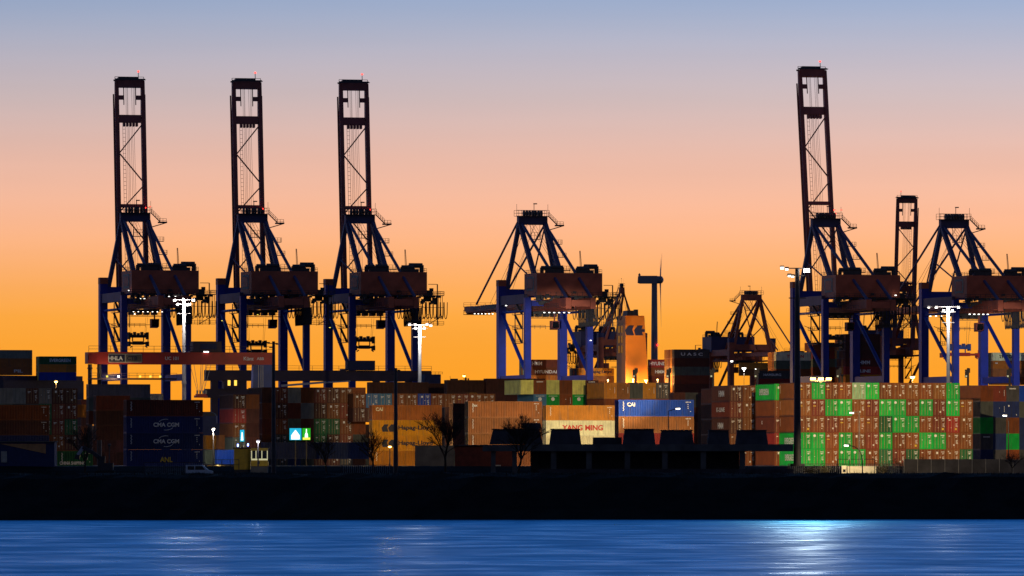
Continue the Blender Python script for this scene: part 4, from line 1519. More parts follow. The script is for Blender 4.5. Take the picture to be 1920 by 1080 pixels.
WARM = (1.0, .74, .40)
WHITE = (1.0, .93, .82)
mA, pA = mast(1495, 503, 484, 'tall dark floodlight mast with glaring white lamps before the container wall', [(-2.3, .1, 1.0), (-1.6, -.1, .8), (-1.2, -1.1, .8), (-.7, -1.2, .7), (1.4, -.3, 1.6)], M['darkpole'], rb=.58, rt=.33,
              bars=[(.0, -2.6, 1.9), (-1.1, -1.6, 1.1), (-4.5, -1.3, 1.3)])
light('mast_light', 'SPOT', pA + Vector((1.6, .9, -.7)), 1150000, WARM, target=(78, 566 * KD, 16), angle=35, blend=.5, radius=.7, parent=mA)
light('mast_light', 'SPOT', pA + Vector((-1.6, .9, -.4)), 720000, WARM, target=(-3, 588 * KD, 17), angle=14.5, blend=.5, radius=.7, parent=mA)
light('mast_light', 'SPOT', pA + Vector((-2.3, .9, -.4)), 175000, WARM, target=(-3, 513 * KD, 9.5), angle=21, blend=.5, radius=.7, parent=mA)
light('mast_light', 'SPOT', pA + Vector((-1.2, .9, -1.4)), 62000, WARM, target=(22, 500.5 * KD, 13), angle=37, blend=.6, radius=.7, parent=mA)
light('mast_light', 'SPOT', pA + Vector((1.4, -.9, -.6)), 26000, WHITE, target=(42, 368 * KD, 0), angle=29, blend=.25, radius=.8, parent=mA)
mB, pB = mast(345, 562, 650, 'white-lit floodlight mast behind the navy stack and red gantry', [(-1.9, -.1, 1.0), (-.1, .0, 1.0), (1.9, -.1, 1.1), (-1.3, -1.0, .7), (.7, -1.1, .7), (1.2, -1.0, .7)], M['galv'], rb=.48, rt=.33,
              bars=[(.0, -2.4, 2.4), (-.9, -1.8, 1.5), (-2.8, -1.3, 1.3)])
light('mast_light', 'POINT', pB + Vector((0, -2.4, -.7)), 8500, WHITE, radius=.5, parent=mB)
mC, pC = mast(787, 611, 690, 'white-lit floodlight mast beside the leg of the third raised crane', [(-2.2, .3, 1.0), (-1.0, .2, .8), (1.6, .3, .9), (2.4, .1, 1.0), (-.9, -.6, .7), (1.0, -.5, 1.0)], M['galv'], rb=.48, rt=.33,
              bars=[(.2, -2.8, 2.8), (-.6, -1.6, 1.6), (-2.4, -1.3, 1.3)])
light('mast_light', 'POINT', pC + Vector((0, -2.4, -.7)), 8500, WHITE, radius=.5, parent=mC)
light('mast_light', 'SPOT', pC + Vector((1.6, 1.2, -.6)), 9000000, WHITE, target=(16, 1008 * KD, 38), angle=4.2, blend=.5, radius=.8, parent=mC)
mD, pD = mast(1778, 577, 690, 'white-lit floodlight mast among the legs of the edge crane', [(-4.2, .1, .8), (-2.6, .1, 1.0), (2.2, .1, 1.0), (-1.0, -.7, .9), (.9, -.7, .9)], M['galv'], rb=.48, rt=.33,
              bars=[(.2, -4.4, 3.0), (-.9, -1.6, 1.6), (-3.2, -1.3, 1.3)])
light('mast_light', 'POINT', pD + Vector((0, -2.4, -.7)), 8500, WHITE, radius=.5, parent=mD)
light('mast_light', 'SPOT', pD + Vector((1.6, 1.2, -.6)), 8500000, WHITE, target=(156, 1018 * KD, 38), angle=3.6, blend=.5, radius=.8, parent=mD)


def thin_mast(px, y_top, d, label):
    o = empty('unlit_mast', base_pt(px, d, 6.3), 0, label, 'lamp mast', 'unlit thin masts')
    zt = Z(y_top, d) - 6.3
    mb = MB(); mb.tube((0, 0, 0), (0, 0, zt), .36, .22, n=10); mb.build('pole', M['darkpole'], o)
    mb = MB(); mb.bar((-.9, 0, zt - .3), (.6, 0, zt - .3), .12); mb.box((-.8, 0, zt - .2), (.5, .4, .2)); mb.box((.5, 0, zt - .4), (.4, .4, .2)); mb.box((-.4, 0, zt - .9), (.5, .3, .15)); mb.build('crossbar', M['darkpole'], o)


thin_mast(513, 640, 474, 'thin unlit black mast standing between the kiosk and the red gantry end')
thin_mast(742, 690, 474, 'thin unlit black mast in front of the orange-yellow containers')


# ------------------------------------------------------------------ STREET LAMPS along the bank road
def street_lamp(px, y_arm, px_head, y_head, d, label, lit=True, power=0, target=None, zb=6.0, curved=False):
    p = P(px, y_arm, d)
    o = empty('street_lamp', (p.x, d * KD, zb), 0, label, 'street lamp', 'street lamps on the bank road')
    h = p.z - zb
    hx = X(px_head, d) - p.x
    hz = Z(y_head, d) - zb
    mb = MB()
    if curved:
        mb.tube((0, 0, 0), (0, 0, h * .6), .1, .08, n=7)
        prev = Vector((0, 0, h * .6))
        for k in range(1, 8):
            t = k / 7
            q = Vector((hx * (t ** 2.2), 0, h * .6 + (hz - h * .6) * (1 - (1 - t) ** 1.8)))
            mb.tube(prev, q, .07, n=6); prev = q
    else:
        mb.tube((0, 0, 0), (0, 0, h), .11, .07, n=7)
        mb.tube((0, 0, h), (hx, 0, hz), .06, n=6)
    mb.build('pole', M['darkpole'], o)
    s = 1 if hx > 0 else -1
    mb = MB(); mb.bar((hx - s * .3, 0, hz + .1), (hx + s * .5, 0, hz + .14), .3, .14); mb.build('lamp_housing', M['steel'], o)
    mb = MB(); mb.bar((hx - s * .15, 0, hz - .06), (hx + s * .5, 0, hz - .02), .34, .2); mb.build('lens', M['e_white' if lit else 'steel'], o)
    if power:
        loc = Vector((p.x + hx, d * KD + .4, zb + hz - .35))
        light('street_light', 'SPOT', loc, power, WARM, target=target, angle=140, blend=.6, radius=.25, parent=o)


street_lamp(1253, 771, 1269, 766, 490, 'street lamp with slanted arm in front of the blue container', power=9000, target=(6, 513 * KD, 11))
street_lamp(1611, 772, 1599, 774, 520, 'street lamp with short arm in front of the lit container wall', power=22000, target=(62, 565 * KD, 10))
street_lamp(1617, 850, 1589, 835, 480, 'low street lamp with a curved arm before the bottom of the wall', power=5000, target=(53, 484 * KD, 6.5), curved=True)
street_lamp(1891, 790, 1886, 779, 520, 'street lamp before the dark block past the wall', power=9000, target=(85, 575 * KD, 10))

# ------------------------------------------------------------------ RAIL-MOUNTED GANTRIES over the yard
def rmg_red():
    d = 640
    p0 = base_pt(162, d)
    Lb = (X(503, d) - X(162, d)) / U.x * 1.012
    o = empty('yard_gantry_crane', p0, TH, 'red yard gantry beam with sign boards spanning in front of two cranes', 'gantry crane', 'yard gantry cranes')
    z0, z1 = Z(683, d) - YARD, Z(660, d) - YARD
    mb = MB(); mb.bb((1.8, -1, z0), (Lb, 1, z1)); mb.build('beam', M['rmg_red'], o)
    mb = MB(); mb.bb((0, -1.6, z0 + .1), (1.797, 1.6, z1 - .05)); mb.bb((.2, -1.7, z0 + .8), (.9, -1.6, z1 - .7)); mb.build('beam_end', M['rmg_red'], o)
    mb = MB(); railing(mb, [(.2, -1.5, z1), (Lb, -.95, z1)], 1.2, 2.2, .07); mb.build('railing', M['steel'], o)
    mb = MB()
    for x in (.6, 2.5):
        mb.tube((x, -.6, 14), (x, -.6, z0), .42, n=8); mb.box((x, -.6, z0 - .8), (.9, .9, .3))
        mb.tube((x, -.6, 0), (x, -.6, 14), .5, n=8)
    mb.build('leg', M['darkpole'], o)
    mb = MB(); mb.frustum((Lb - 2, 0), 0, z0, (5.6, 2), (3.9, 2)); mb.build('leg', M['rmg_blue'], o)
    mb = MB()
    for k, x in enumerate((Lb - 3.0, Lb - 2.1, Lb - 2.5)):
        mb.bar((x, -1.1, 4), (x, -1.1, z0 - .1), .14)
    mb.build('ladder', M['galv'], o)
    # sign boards
    for x0, x1, m, s in ((4.4, 7.6, 'navy', 'HHLA'), (7.8, 11.0, 'wallpale', 'CTB')):
        mb = MB(); mb.bb((x0 - .12, -1.10, z0 + .35), (x1 + .12, -1.0, z1 - .35)); f = mb.build('sign_board', M['wallpale'], o)
        mb = MB(); mb.bb((x0, -1.14, z0 + .5), (x1, -1.10, z1 - .5)); mb.build('sign_face', M[m] if m == 'navy' else M['concrete'], f)
        lettering(s, M['white'] if m == 'navy' else M['navy'], f, ((x0 + x1) / 2 - .3, -1.16, (z0 + z1) / 2), 0, .85)
    lettering('UC 101', M['white'], o, (17.2, -1.02, (z0 + z1) / 2), 0, .7)
    lettering('Künz', M['white'], o, (Lb - 5.0, -1.02, (z0 + z1) / 2), 0, .75)
    lettering('ABB', M['white'], o, (Lb - 2.6, -1.02, (z0 + z1) / 2), 0, .6)
    # trolley on top with the machinery box, and the rope fan with the spreader
    xt = (X(372, d) - X(162, d)) / U.x
    mb = MB(); mb.bb((xt - 1.6, -1.5, z1 + .3), (xt + 4.2, 1.5, z1 + 2.2)); mb.bb((xt - 2.2, -1.2, z1 + .02), (xt + 4.4, 1.2, z1 + .28))
    railing(mb, [(xt - 2.4, -1.4, z1 + .2), (xt - 1.7, -1.4, z1 + .2)], 1.8, .7, .08)
    t = mb.build('trolley', M['rmg_dark'], o)
    mb = MB(); mb.bb((xt - .2, -1.62, z1 + .6), (xt + 3.2, -1.5, z1 + 1.7)); mb.build('panel', M['shed_blue'], t)
    mb = MB(); mb.bb((xt + .6, -1.3, z1 + .0), (xt + 1.6, -1.1, z1 + .2)); mb.build('lamp', M['e_white'], t)
    zs = Z(741, d) - YARD
    mb = MB()
    for dx, dx2 in ((-1.4, -.5), (-2.2, -.7), (.05, .05), (.4, .2), (1.3, .2), (2.1, .6), (.05, -.2), (1.0, .8)):
        mb.bar((xt + dx, -1.2, z0), (xt + dx2, -1.2, zs + .8), .07)
    mb.build('hoist_rope', M['galv'], o)
    sp = empty('spreader', (xt, -1.2, zs)); sp.parent = o
    mb = MB(); mb.bb((-1.15, -1.2, -.45), (1.15, 1.2, .0)); mb.bb((-.9, -1, 0), (.9, 1, .3)); mb.build('lifting_frame', M['rmg_red'], sp)
    mb = MB()
    for k in range(4):
        mb.bb((-1.05 + k * .6, -1.1, .32), (-.75 + k * .6, -.7, 1.0))
    mb.build('head_block', M['wallpale'], sp)
    # lit walkway lamps on the lower platform
    mb = MB(); mb.bb((0, -3, Z(712, d) - YARD), (Lb * .47, -1.4, Z(709, d) - YARD)); railing(mb, [(0, -3, Z(709, d) - YARD), (Lb * .47, -3, Z(709, d) - YARD)], 1.0, 1.6, .06)
    pl = mb.build('platform', M['rmg_dark'], o)
    for px in (195, 216, 256, 275, 293):
        x = (X(px, d) - X(162, d)) / U.x
        mb = MB(); mb.box((x, -3.1, Z(706, d) - YARD), (.38, .25, .38)); mb.build('floodlight', M['e_white' if px == 216 else 'e_signy'], pl)
    light('gantry_light', 'POINT', p0 + U * 6 + Vector((0, -4.5, Z(704, d) - YARD)), 500, WARM, parent=o)


rmg_red()


def rmg_dark():
    d = 770
    p0 = base_pt(384, d)
    Lb = (X(806, d) - X(384, d)) / U.x
    o = empty('yard_gantry_crane', p0, TH, 'long dark yard gantry beam running behind the unlit block to the lit mast', 'gantry crane', 'yard gantry cranes')
    z0, z1 = Z(714, d) - YARD, Z(694, d) - YARD
    mb = MB(); mb.bb((0, -1, z0), (Lb, 1, z1)); mb.build('beam', M['rmg_dark'], o)
    mb = MB(); mb.bb((0, -1.2, Z(746, d) - YARD), (11.5, 1.2, Z(729, d) - YARD)); mb.build('sill_beam', M['rmg_dark'], o)
    for x, w in ((2.3, 1.6), (9.2, 1.6), (Lb - 13.5, 1.5), (Lb - 5.5, 1.5)):
        mb = MB(); mb.bar((x, 0, 0), (x, 0, z0), w, 1.6); mb.build('leg', M['rmg_dark'], o)
    mb = MB(); mb.bb((4.4, -1.9, Z(729, d) - YARD), (8.0, 1, Z(714, d) - YARD)); cab = mb.build('control_cabin', M['rmg_dark'], o)
    for px in (426, 438):
        x = (X(px, d) - X(384, d)) / U.x
        mb = MB(); mb.bb((x - .32, -2.0, Z(723, d) - YARD), (x + .32, -1.9, Z(713, d) - YARD)); mb.build('window', M['e_yellow'], cab)
    xt = (X(648, d) - X(384, d)) / U.x
    mb = MB(); mb.bb((xt, -1.4, z1 + .05), (xt + 6.8, 1.4, z1 + 2.4)); mb.bb((xt - 1.4, -1.1, z1 + .02), (xt, 1.1, z1 + .4)); mb.build('trolley', M['shed_blue'], o)
    mb = MB(); railing(mb, [(0, -1, z1), (Lb, -1, z1)], 1.1, 3.2, .07); mb.build('railing', M['steel'], o)
    xb = (X(525, d) - X(384, d)) / U.x
    mb = MB(); mb.bar((xb, -1, Z(723, d) - YARD), (xb + 11, -1, Z(716, d) - YARD), .5); mb.bar((xb + 11, -1, Z(717, d) - YARD), (xb + 17, -1, Z(714, d) - YARD), .3); mb.build('cable_arm', M['galv'], o)


rmg_dark()


def cabin_block():
    d = 760
    a = base_pt(793, d)
    o = empty('machine_cabin', a + U * 2, TH, 'dark blue boxy machine cabin right beside the white lit mast', 'cabin')
    zt = Z(702, d) - YARD
    mb = MB(); mb.bb((-2, -1.6, zt - 3), (2, 1.6, zt)); mb.build('body', M['shed_blue'], o)
    mb = MB(); railing(mb, [(-2, -1.5, zt), (2.4, -1.5, zt)], .6, .8, .06); mb.bb((-2.4, -1.9, zt - 3.3), (3.0, 1.9, zt - 3.0)); mb.tube((-1.5, 0, 0), (-1.5, 0, zt - 3.3), .3); mb.tube((1.5, 0, 0), (1.5, 0, zt - 3.3), .3); mb.build('platform', M['steel'], o)
    # distant pipes
    d = 900
    o = empty('tank_plant', base_pt(856, d), 0, 'small dark plant with pipes under the far lamp', 'plant')
    zt = Z(710, d) - YARD
    mb = MB(); mb.bb((-1.8, -1, 0), (.4, 1, zt)); mb.tube((1.3, 0, 0), (1.3, 0, zt - .3), .5); mb.tube((2.6, 0, 0), (2.6, 0, zt + .3), .28); mb.tube((3.3, 0, 0), (3.3, 0, zt + .1), .22); mb.bar((-1.8, 0, zt), (-1.8, 0, zt + .8), .1); mb.build('pipe_work', M['steel'], o)
    mb = MB(); mb.bb((-1.2, -1.1, zt - 1.2), (-.2, -1.0, zt - .6)); mb.build('window', M['e_pane'], o)


cabin_block()


# ------------------------------------------------------------------ WIND TURBINE
def turbine():
    d = 1750
    p = P(1227, 525, d)
    o = empty('wind_turbine', (p.x, d * KD, YARD), 0, 'wind turbine with long dark nacelle rising behind the orange funnel', 'wind turbine')
    h = p.z - YARD
    mb = MB(); mb.tube((0, 0, 0), (0, 0, h - 1.5), 2.3, 1.5, n=18); mb.build('tower', M['turbine'], o, smooth=False)
    mb = MB()
    mb.prism([(-9.2, -1.6), (-9.0, 2.0), (-8, 2.3), (1.5, 2.3), (1.5, -2.0), (-8, -2.0)], 1, -1.9, 1.9)
    mb.box((-8.2, 0, 2.8), (1.2, 1, 1))
    n = mb.build('nacelle', M['turbine'], o, (0, 0, h))
    mb = MB(); mb.box((-8.2, 0, 3.5), (.5, .5, .5)); mb.build('beacon', M['steel'], n)
    mb = MB(); mb.tube((1.5, 0, 0), (4.2, 0, 0), 2.1, 1.9, n=16); mb.tube((4.2, 0, 0), (5.0, 0, 0), 1.9, .6, n=16)
    hub = mb.build('hub', M['turbine'], o, (0, 0, h + .1))
    for k in range(3):
        a = R(62 + 120 * k)
        dr = Vector((.02, math.sin(a), math.cos(a)))
        side = Vector((0, math.cos(a), -math.sin(a)))
        thick = Vector((1, 0, 0))
        mb = MB()
        rings = []
        for t, c, th in ((1.4, .6, .5), (4, 1.1, .34), (9, .95, .2), (17, .6, .11), (26, .15, .03)):
            cc = Vector((3.2, 0, 0)) + dr * t
            rings.append([cc + side * c + thick * 0, cc + thick * th, cc - side * c, cc - thick * th])
        for r0, r1 in zip(rings, rings[1:]):
            for j in range(4):
                mb.poly([r0[j], r0[(j + 1) % 4], r1[(j + 1) % 4], r1[j]])
        mb.build('blade', M['turbine'], hub)
    mb = MB(); mb.box((1.9, -2.2, Z(647, d) - YARD), (1.0, .5, 1.0)); mb.build('warning_lamp', M['e_red'], o)


turbine()


# ------------------------------------------------------------------ PAVILION with roof units on the bank
def pavilion():
    d = 484
    s = FP / d
    x0 = X(985, d)
    Lp = X(1486, d) - x0
    zb = 6.2
    o = empty('pavilion', (x0, d * KD, zb), 0, 'long flat unlit concrete pavilion with columns and tapered roof vents', 'building')
    zr0, zr1 = Z(846, d) - zb, Z(833, d) - zb
    mb = MB(); mb.bb((0, -3, zr0), (Lp, 9, zr1)); mb.build('roof_slab', M['concrete'], o)
    mb = MB(); mb.bb((.8, 2, 0), (Lp * .75, 8.6, zr0)); mb.bb((Lp * .75, 2, 0), (Lp - 8, 8.6, zr0)); mb.build('wall', M['darkroof'], o)
    for px in (1038, 1104, 1176, 1246, 1318, 1391):
        x = X(px, d) - x0
        mb = MB(); mb.bb((x - .42, -2.6, 0), (x + .42, -1.6, zr0)); mb.build('column', M['concrete'], o)
    units = [(918, 1018, 806), (1030, 1090, 806), (1168, 1229, 806), (1237, 1301, 808), (1327, 1368, 808), (1380, 1440, 808)]
    for a, b, y in units:
        xa, xb = X(a, d) - x0, X(b, d) - x0
        zt = Z(y, d) - zb
        w = xb - xa
        mb = MB()
        mb.frustum(((xa + xb) / 2, 2.5), zr1 + .002, zt, (w, 6.5), (w * .88, 5.6))
        mb.bb((xa + w * .04, -.4, zt), (xb - w * .04, 5.4, zt + .16))
        mb.build('roof_vent', M['darkroof'], o)
    # the box on the widest vent
    a, b = X(978, d) - x0, X(1016, d) - x0
    mb = MB(); mb.frustum(((a + b) / 2, 2.5), Z(803, d) - zb, Z(793, d) - zb, (b - a, 4), ((b - a) * .84, 3.4)); mb.bb((a + .5, 1, Z(806, d) - zb + .16), (b - .5, 4, Z(803, d) - zb)); mb.build('roof_vent', M['darkroof'], o)
    # low units between
    a, b = X(1112, d) - x0, X(1166, d) - x0
    mb = MB(); mb.bb((a, .5, zr1 + .002), (b, 5, Z(820, d) - zb))
    for k in range(8):
        mb.bar((a + .3 + k * .55, .4, zr1 + .1), (a + .3 + k * .55, .4, Z(821, d) - zb), .12)
    mb.build('roof_unit', M['darkroof'], o)
    # support wing under the widest vent
    mb = MB(); mb.bb((X(905, d) - x0, -2, Z(846, d) - zb), (-.003, 8, Z(834, d) - zb)); mb.build('roof_slab', M['concrete'], o)
    for px in (925, 965):
        x = X(px, d) - x0
        mb = MB(); mb.bb((x - .35, -1.6, 0), (x + .35, -.8, Z(846, d) - zb)); mb.build('column', M['concrete'], o)
    mb = MB(); mb.bb((X(1010, d) - x0, -3.4, -.2), (Lp, -3.2, .9)); mb.build('plinth', M['darkroof'], o)


pavilion()


def brick_building():
    d = 494
    o = empty('brick_shed', base_pt(905, d, 6.0), 0, 'low dark red brick shed behind the bare tree', 'building')
    zt = Z(836, d) - 6.0
    a, b = X(853, d) - X(905, d), X(962, d) - X(905, d)
    mb = MB(); mb.bb((a, -1, 0), (b, 4, zt)); mb.build('wall', M['brick'], o)
    mb = MB(); mb.bb((a - .2, -1.3, zt), (b + .2, 4.2, zt + .16)); mb.build('roof', M['darkroof'], o)
    mb = MB(); mb.bb((1.6, -1.06, .2), (2.8, -1.0, 1.7)); mb.build('door', M['wallpale'], o)
    # long pale wall part behind
    o = empty('low_wall', base_pt(820, 500, 6.0), 0, 'low pale wall behind the bare tree', 'wall')
    mb = MB(); mb.bb((-3.5, 0, 0), (2.6, .35, Z(835, 500) - 6.0)); mb.build('masonry', M['concrete'], o)


brick_building()


# ------------------------------------------------------------------ LEFT BANK: shed, digger, van, kiosk, signs
def left_bits():
    d = 488
    o = empty('blue_shed', base_pt(50, d, 6.0), 0, 'dark blue shed with a tan mono-pitch upper wall', 'building')
    X0 = X(50, d)
    a, b = X(-20, d) - X0, X(102, d) - X0
    zt = Z(829, d) - 6.0
    mb = MB(); mb.prism([(a, 0), (b, 0), (b, zt), (a, zt)], 1, 0, 6); mb.build('wall', M['shed_blue'], o)
    mb = MB(); mb.prism([(X(0, d) - X0, zt - .25), (X(86, d) - X0, zt - .25), (X(86, d) - X0, zt - 1.75), (X(16, d) - X0, zt - .55)], 1, -.06, 0); mb.build('upper_wall', M['shed_tan'], o)
    mb = MB(); mb.prism([(a, zt), (b + .2, zt), (b + .2, zt + .14), (a, zt + .14)], 1, -.3, 6.2); mb.build('roof', M['concrete'], o)
    mb = MB(); mb.bb((X(2, d) - X0, -.08, zt - 3.1), (X(13, d) - X0, 0, zt - 1.4)); mb.build('window', M['wallpale'], o)
    # digger arm
    d = 480
    o = empty('excavator', base_pt(180, d, 6.0), 0, 'dark excavator with a bent arm before the navy stack', 'excavator')
    q = lambda px, py: (X(px, d) - X(180, d), 0, Z(py, d) - 6.0)
    mb = MB(); mb.bar(q(196, 866), q(176, 850), .45, .6); mb.bar(q(176, 850), q(155, 838), .4, .55); mb.build('boom', M['darkpole'], o)
    mb = MB(); mb.bar(q(155, 838), q(146, 853), .3, .35); mb.bar(q(156, 839), q(146, 853), .12, .5); a_ = mb.build('arm', M['galv'], o)
    mb = MB(); mb.prism([(X(142, d) - X(180, d), Z(853, d) - 6), (X(150, d) - X(180, d), Z(853, d) - 6), (X(149, d) - X(180, d), Z(862, d) - 6), (X(139, d) - X(180, d), Z(860, d) - 6)], 1, -.5, .5); mb.build('bucket', M['darkpole'], o)
    mb = MB(); mb.bb((.3, -1.1, .9), (2.6, 1.1, 2.0)); mb.bb((.5, -1.0, 2.0), (1.4, .2, 3.0)); mb.build('cab', M['darkpole'], o)
    mb = MB(); mb.bb((0, -1.3, 0), (2.8, -.7, .85)); mb.bb((0, .7, 0), (2.8, 1.3, .85)); mb.build('track', M['tyre'], o)
    # stacked pale-green crates / lit foliage container
    container(base_pt(108, 540, YARD - .1), 'side', DGR, 'dark green lettered container low behind the excavator arm', Lx=6.06, H=2.6, sidemark=True,
              texts=[('CHINA SHIPPING', 'front', .42, .22, .55, Wm, 4.4)], group='unlit containers by the blue shed')
    # van: nose to the right
    d = 473
    o = empty('parked_van', base_pt(360, d, 5.85), R(0), 'white van with slanted windscreen parked beside the lit gap', 'van')
    mb = MB()
    prof = [(-.9, .35), (3.1, .35), (3.1, .95), (2.45, 1.1), (1.7, 1.72), (1.3, 1.84), (-.9, 1.84)]
    mb.prism(prof, 1, -.9, .9); mb.build('body', M['vanwhite'], o)
    mb = MB(); mb.prism([(.5, 1.15), (1.95, 1.15), (1.55, 1.68), (.5, 1.68)], 1, -.93, -.9); mb.build('window', M['glass'], o)
    mb = MB(); mb.prism([(-.6, 1.15), (.35, 1.15), (.35, 1.68), (-.6, 1.68)], 1, -.93, -.9); mb.build('window', M['glass'], o)
    for x in (-.3, 2.3):
        mb = MB(); mb.tube((x, -.95, .34), (x, -.7, .34), .34, n=14); mb.build('wheel', M['tyre'], o)
    mb = MB(); mb.bb((3.1, -.7, .7), (3.14, -.4, .85)); mb.build('headlight', M['wallpale'], o)
    # kiosk
    d = 482
    o = empty('yellow_kiosk', base_pt(482, d, 6.0), 0, 'yellow kiosk with a row of lit windows under the blue-white lamp', 'kiosk')
    X0 = X(482, d)
    q = lambda px: X(px, d) - X0
    zt = Z(840, d) - 6.0
    z1, z2, z3 = Z(845, d) - 6, Z(863, d) - 6, Z(874, d) - 6
    mb = MB(); mb.bb((q(471), 0, z1), (q(502), 3, zt)); mb.bb((q(471), 0, z3), (q(502), 3, z2)); mb.build('wall', M['kiosk'], o)
    mb = MB(); mb.bb((q(472), .12, z2), (q(501), .2, z1)); mb.build('window', M['e_pane'] if False else M['glass'], o)
    for px in (471.8, 480, 491, 501.2):
        mb = MB(); mb.bb((q(px) - .06, -.04, z2 + .002), (q(px) + .06, .06, z1 - .002)); mb.build('glowing_window_post', M['e_pane'], o)  # posts glow by themselves, standing in for light in the windows
    mb = MB(); mb.bb((q(472), -.02, z2 + .002), (q(501), .05, z2 + .24)); mb.build('glowing_window_sill', M['e_pane'], o)  # sill carries the same added glow, it is no lamp
    mb = MB(); mb.bb((q(483), -.03, z3 + .35), (q(487), 0, z3 + .75)); mb.build('vent', M['black'], o)
    mb = MB(); mb.bb((q(470), .1, 0), (q(502), 2.8, z3)); mb.build('base', M['concrete'], o)
    o = empty('tan_hut', base_pt(455, 484, 6.0), 0, 'tan panelled hut beside the yellow kiosk', 'hut')
    mb = MB(); mb.bb((-1.3, 0, 1.0), (1.15, 2.6, Z(841, 484) - 6)); mb.build('wall', M['kiosk'], o)
    mb = MB(); mb.bb((-1.3, .1, 0), (1.15, 2.5, 1.0)); mb.build('base', M['darkroof'], o)
    mb = MB(); mb.bb((-1.5, -.2, Z(841, 484) - 6), (4.0, 2.8, Z(840, 484) - 5.93)); mb.build('roof', M['darkroof'], o)
    # signs
    d = 548
    def sign(pa, pb, ya, yb, label, face, nm='illuminated_sign'):
        o = empty(nm, base_pt((pa + pb) / 2, d), 0, label, 'sign', 'illuminated signs')
        w = X(pb, d) - X(pa, d)
        z0, z1 = Z(yb, d) - YARD, Z(ya, d) - YARD
        mb = MB(); mb.bb((-w / 2 - .04, 0, z0 - .04), (w / 2 + .04, .25, z1 + .04)); mb.bar((0, .15, 0), (0, .15, z0 - .04), .2); mb.build('sign_case', M['steel'], o)
        mb = MB(); mb.bb((-w / 2, -.04, z0), (w / 2, 0, z1)); mb.build('sign_face', M[face], o)
        return o, w, z0, z1
    o, w, z0, z1 = sign(543, 565, 803, 825, 'square glowing cyan sign with a white peaked shape', 'e_cyan')
    mb = MB(); mb.prism([(-w * .36, z0 + .1), (w * .36, z0 + .1), (w * .36, z0 + .8), (.05, z1 - .3), (-.05, z1 - .3), (-w * .36, z0 + .8)], 1, -.08, -.04); mb.build('symbol', M['e_sign'], o)
    o, w, z0, z1 = sign(567, 582, 803, 825, 'glowing green sign with a white bottle shape', 'e_green')
    mb = MB(); mb.prism([(-.28, z0 + .45), (.28, z0 + .45), (.24, z0 + 1.0), (.09, z0 + 1.3), (.08, z1 - .12), (-.08, z1 - .12), (-.09, z0 + 1.3), (-.24, z0 + 1.0)], 1, -.08, -.04); sy = mb.build('symbol', M['e_sign'], o)
    mb = MB(); mb.bb((-w * .45, -.08, z0 + .06), (w * .45, -.04, z0 + .42)); mb.build('sign_strip', M['e_signy'], o)
    o, w, z0, z1 = sign(450, 458, 806, 828, 'narrow upright glowing sign, white on blue-green', 'e_cyan')
    mb = MB(); mb.prism([(-.22, z0 + .2), (.22, z0 + .2), (.08, z1 - .4), (-.08, z1 - .4)], 1, -.08, -.04); mb.build('symbol', M['e_sign'], o)
    for px, py, nm in ((446, 835, 'beside the narrow sign'), (465, 834, 'over the tan hut')):
        d2 = 490
        o = empty('blue_lamp', base_pt(px, d2, 6), 0, f'small blue lamp {nm}', 'lamp', 'blue lamps over the huts')
        zz = Z(py, d2) - 6
        mb = MB(); mb.tube((0, 0, 0), (0, 0, zz), .05, n=6); mb.build('pole', M['darkpole'], o)
        mb = MB(); mb.box((0, -.05, zz), (.22, .2, .42)); mb.build('lens', M['e_blue'], o)
    # lit bits in the gap
    d = 500
    o = empty('lit_workshop', base_pt(405, d, 6.0), 0, 'small open workshop glowing yellow in the gap', 'building')
    X0 = X(405, d)
    q = lambda px: X(px, d) - X0
    mb = MB(); mb.bb((q(387), 1, 0), (q(437), 1.2, Z(872, d) - 6)); mb.build('rear_wall', M['kiosk'], o)
    mb = MB(); mb.bb((q(386), -.4, Z(873, d) - 6), (q(438), 1.4, Z(871, d) - 6)); mb.build('roof', M['concrete'], o)
    for px in (387, 399, 412, 424, 437):
        mb = MB(); mb.bar((q(px), -.3, 0), (q(px), -.3, Z(873, d) - 6), .16); mb.build('post', M['darkpole'], o)
    for px in (392, 418, 430):
        mb = MB(); mb.bb((q(px) - .35, .9, .9), (q(px) + .3, .99, Z(876, d) - 6)); mb.build('lit_panel', M['e_signy' if px != 430 else 'e_sign'], o)
    light('workshop_light', 'POINT', base_pt(408, d - .2, Z(873.5, d)), 160, (1, .75, .3), parent=o)
    # dark far hall in the gap
    d = 700
    o = empty('far_hall', base_pt(405, d), 0, 'dark far hall with a domed roof end seen through the gap', 'building')
    q = lambda px: X(px, d) - X(405, d)
    mb = MB(); mb.bb((q(380), 0, 0), (q(432), 8, Z(794, d) - YARD)); mb.bb((q(380), 1, 0), (q(405), 8, Z(780, d) - YARD)); mb.build('wall', M['shed_blue'], o)
    mb = MB(); mb.prism([(q(380), Z(780, d) - YARD), (q(405), Z(780, d) - YARD), (q(401), Z(775, d) - YARD), (q(394), Z(772, d) - YARD), (q(380), Z(772, d) - YARD)], 1, 1, 8); mb.build('roof', M['darkroof'], o)


left_bits()


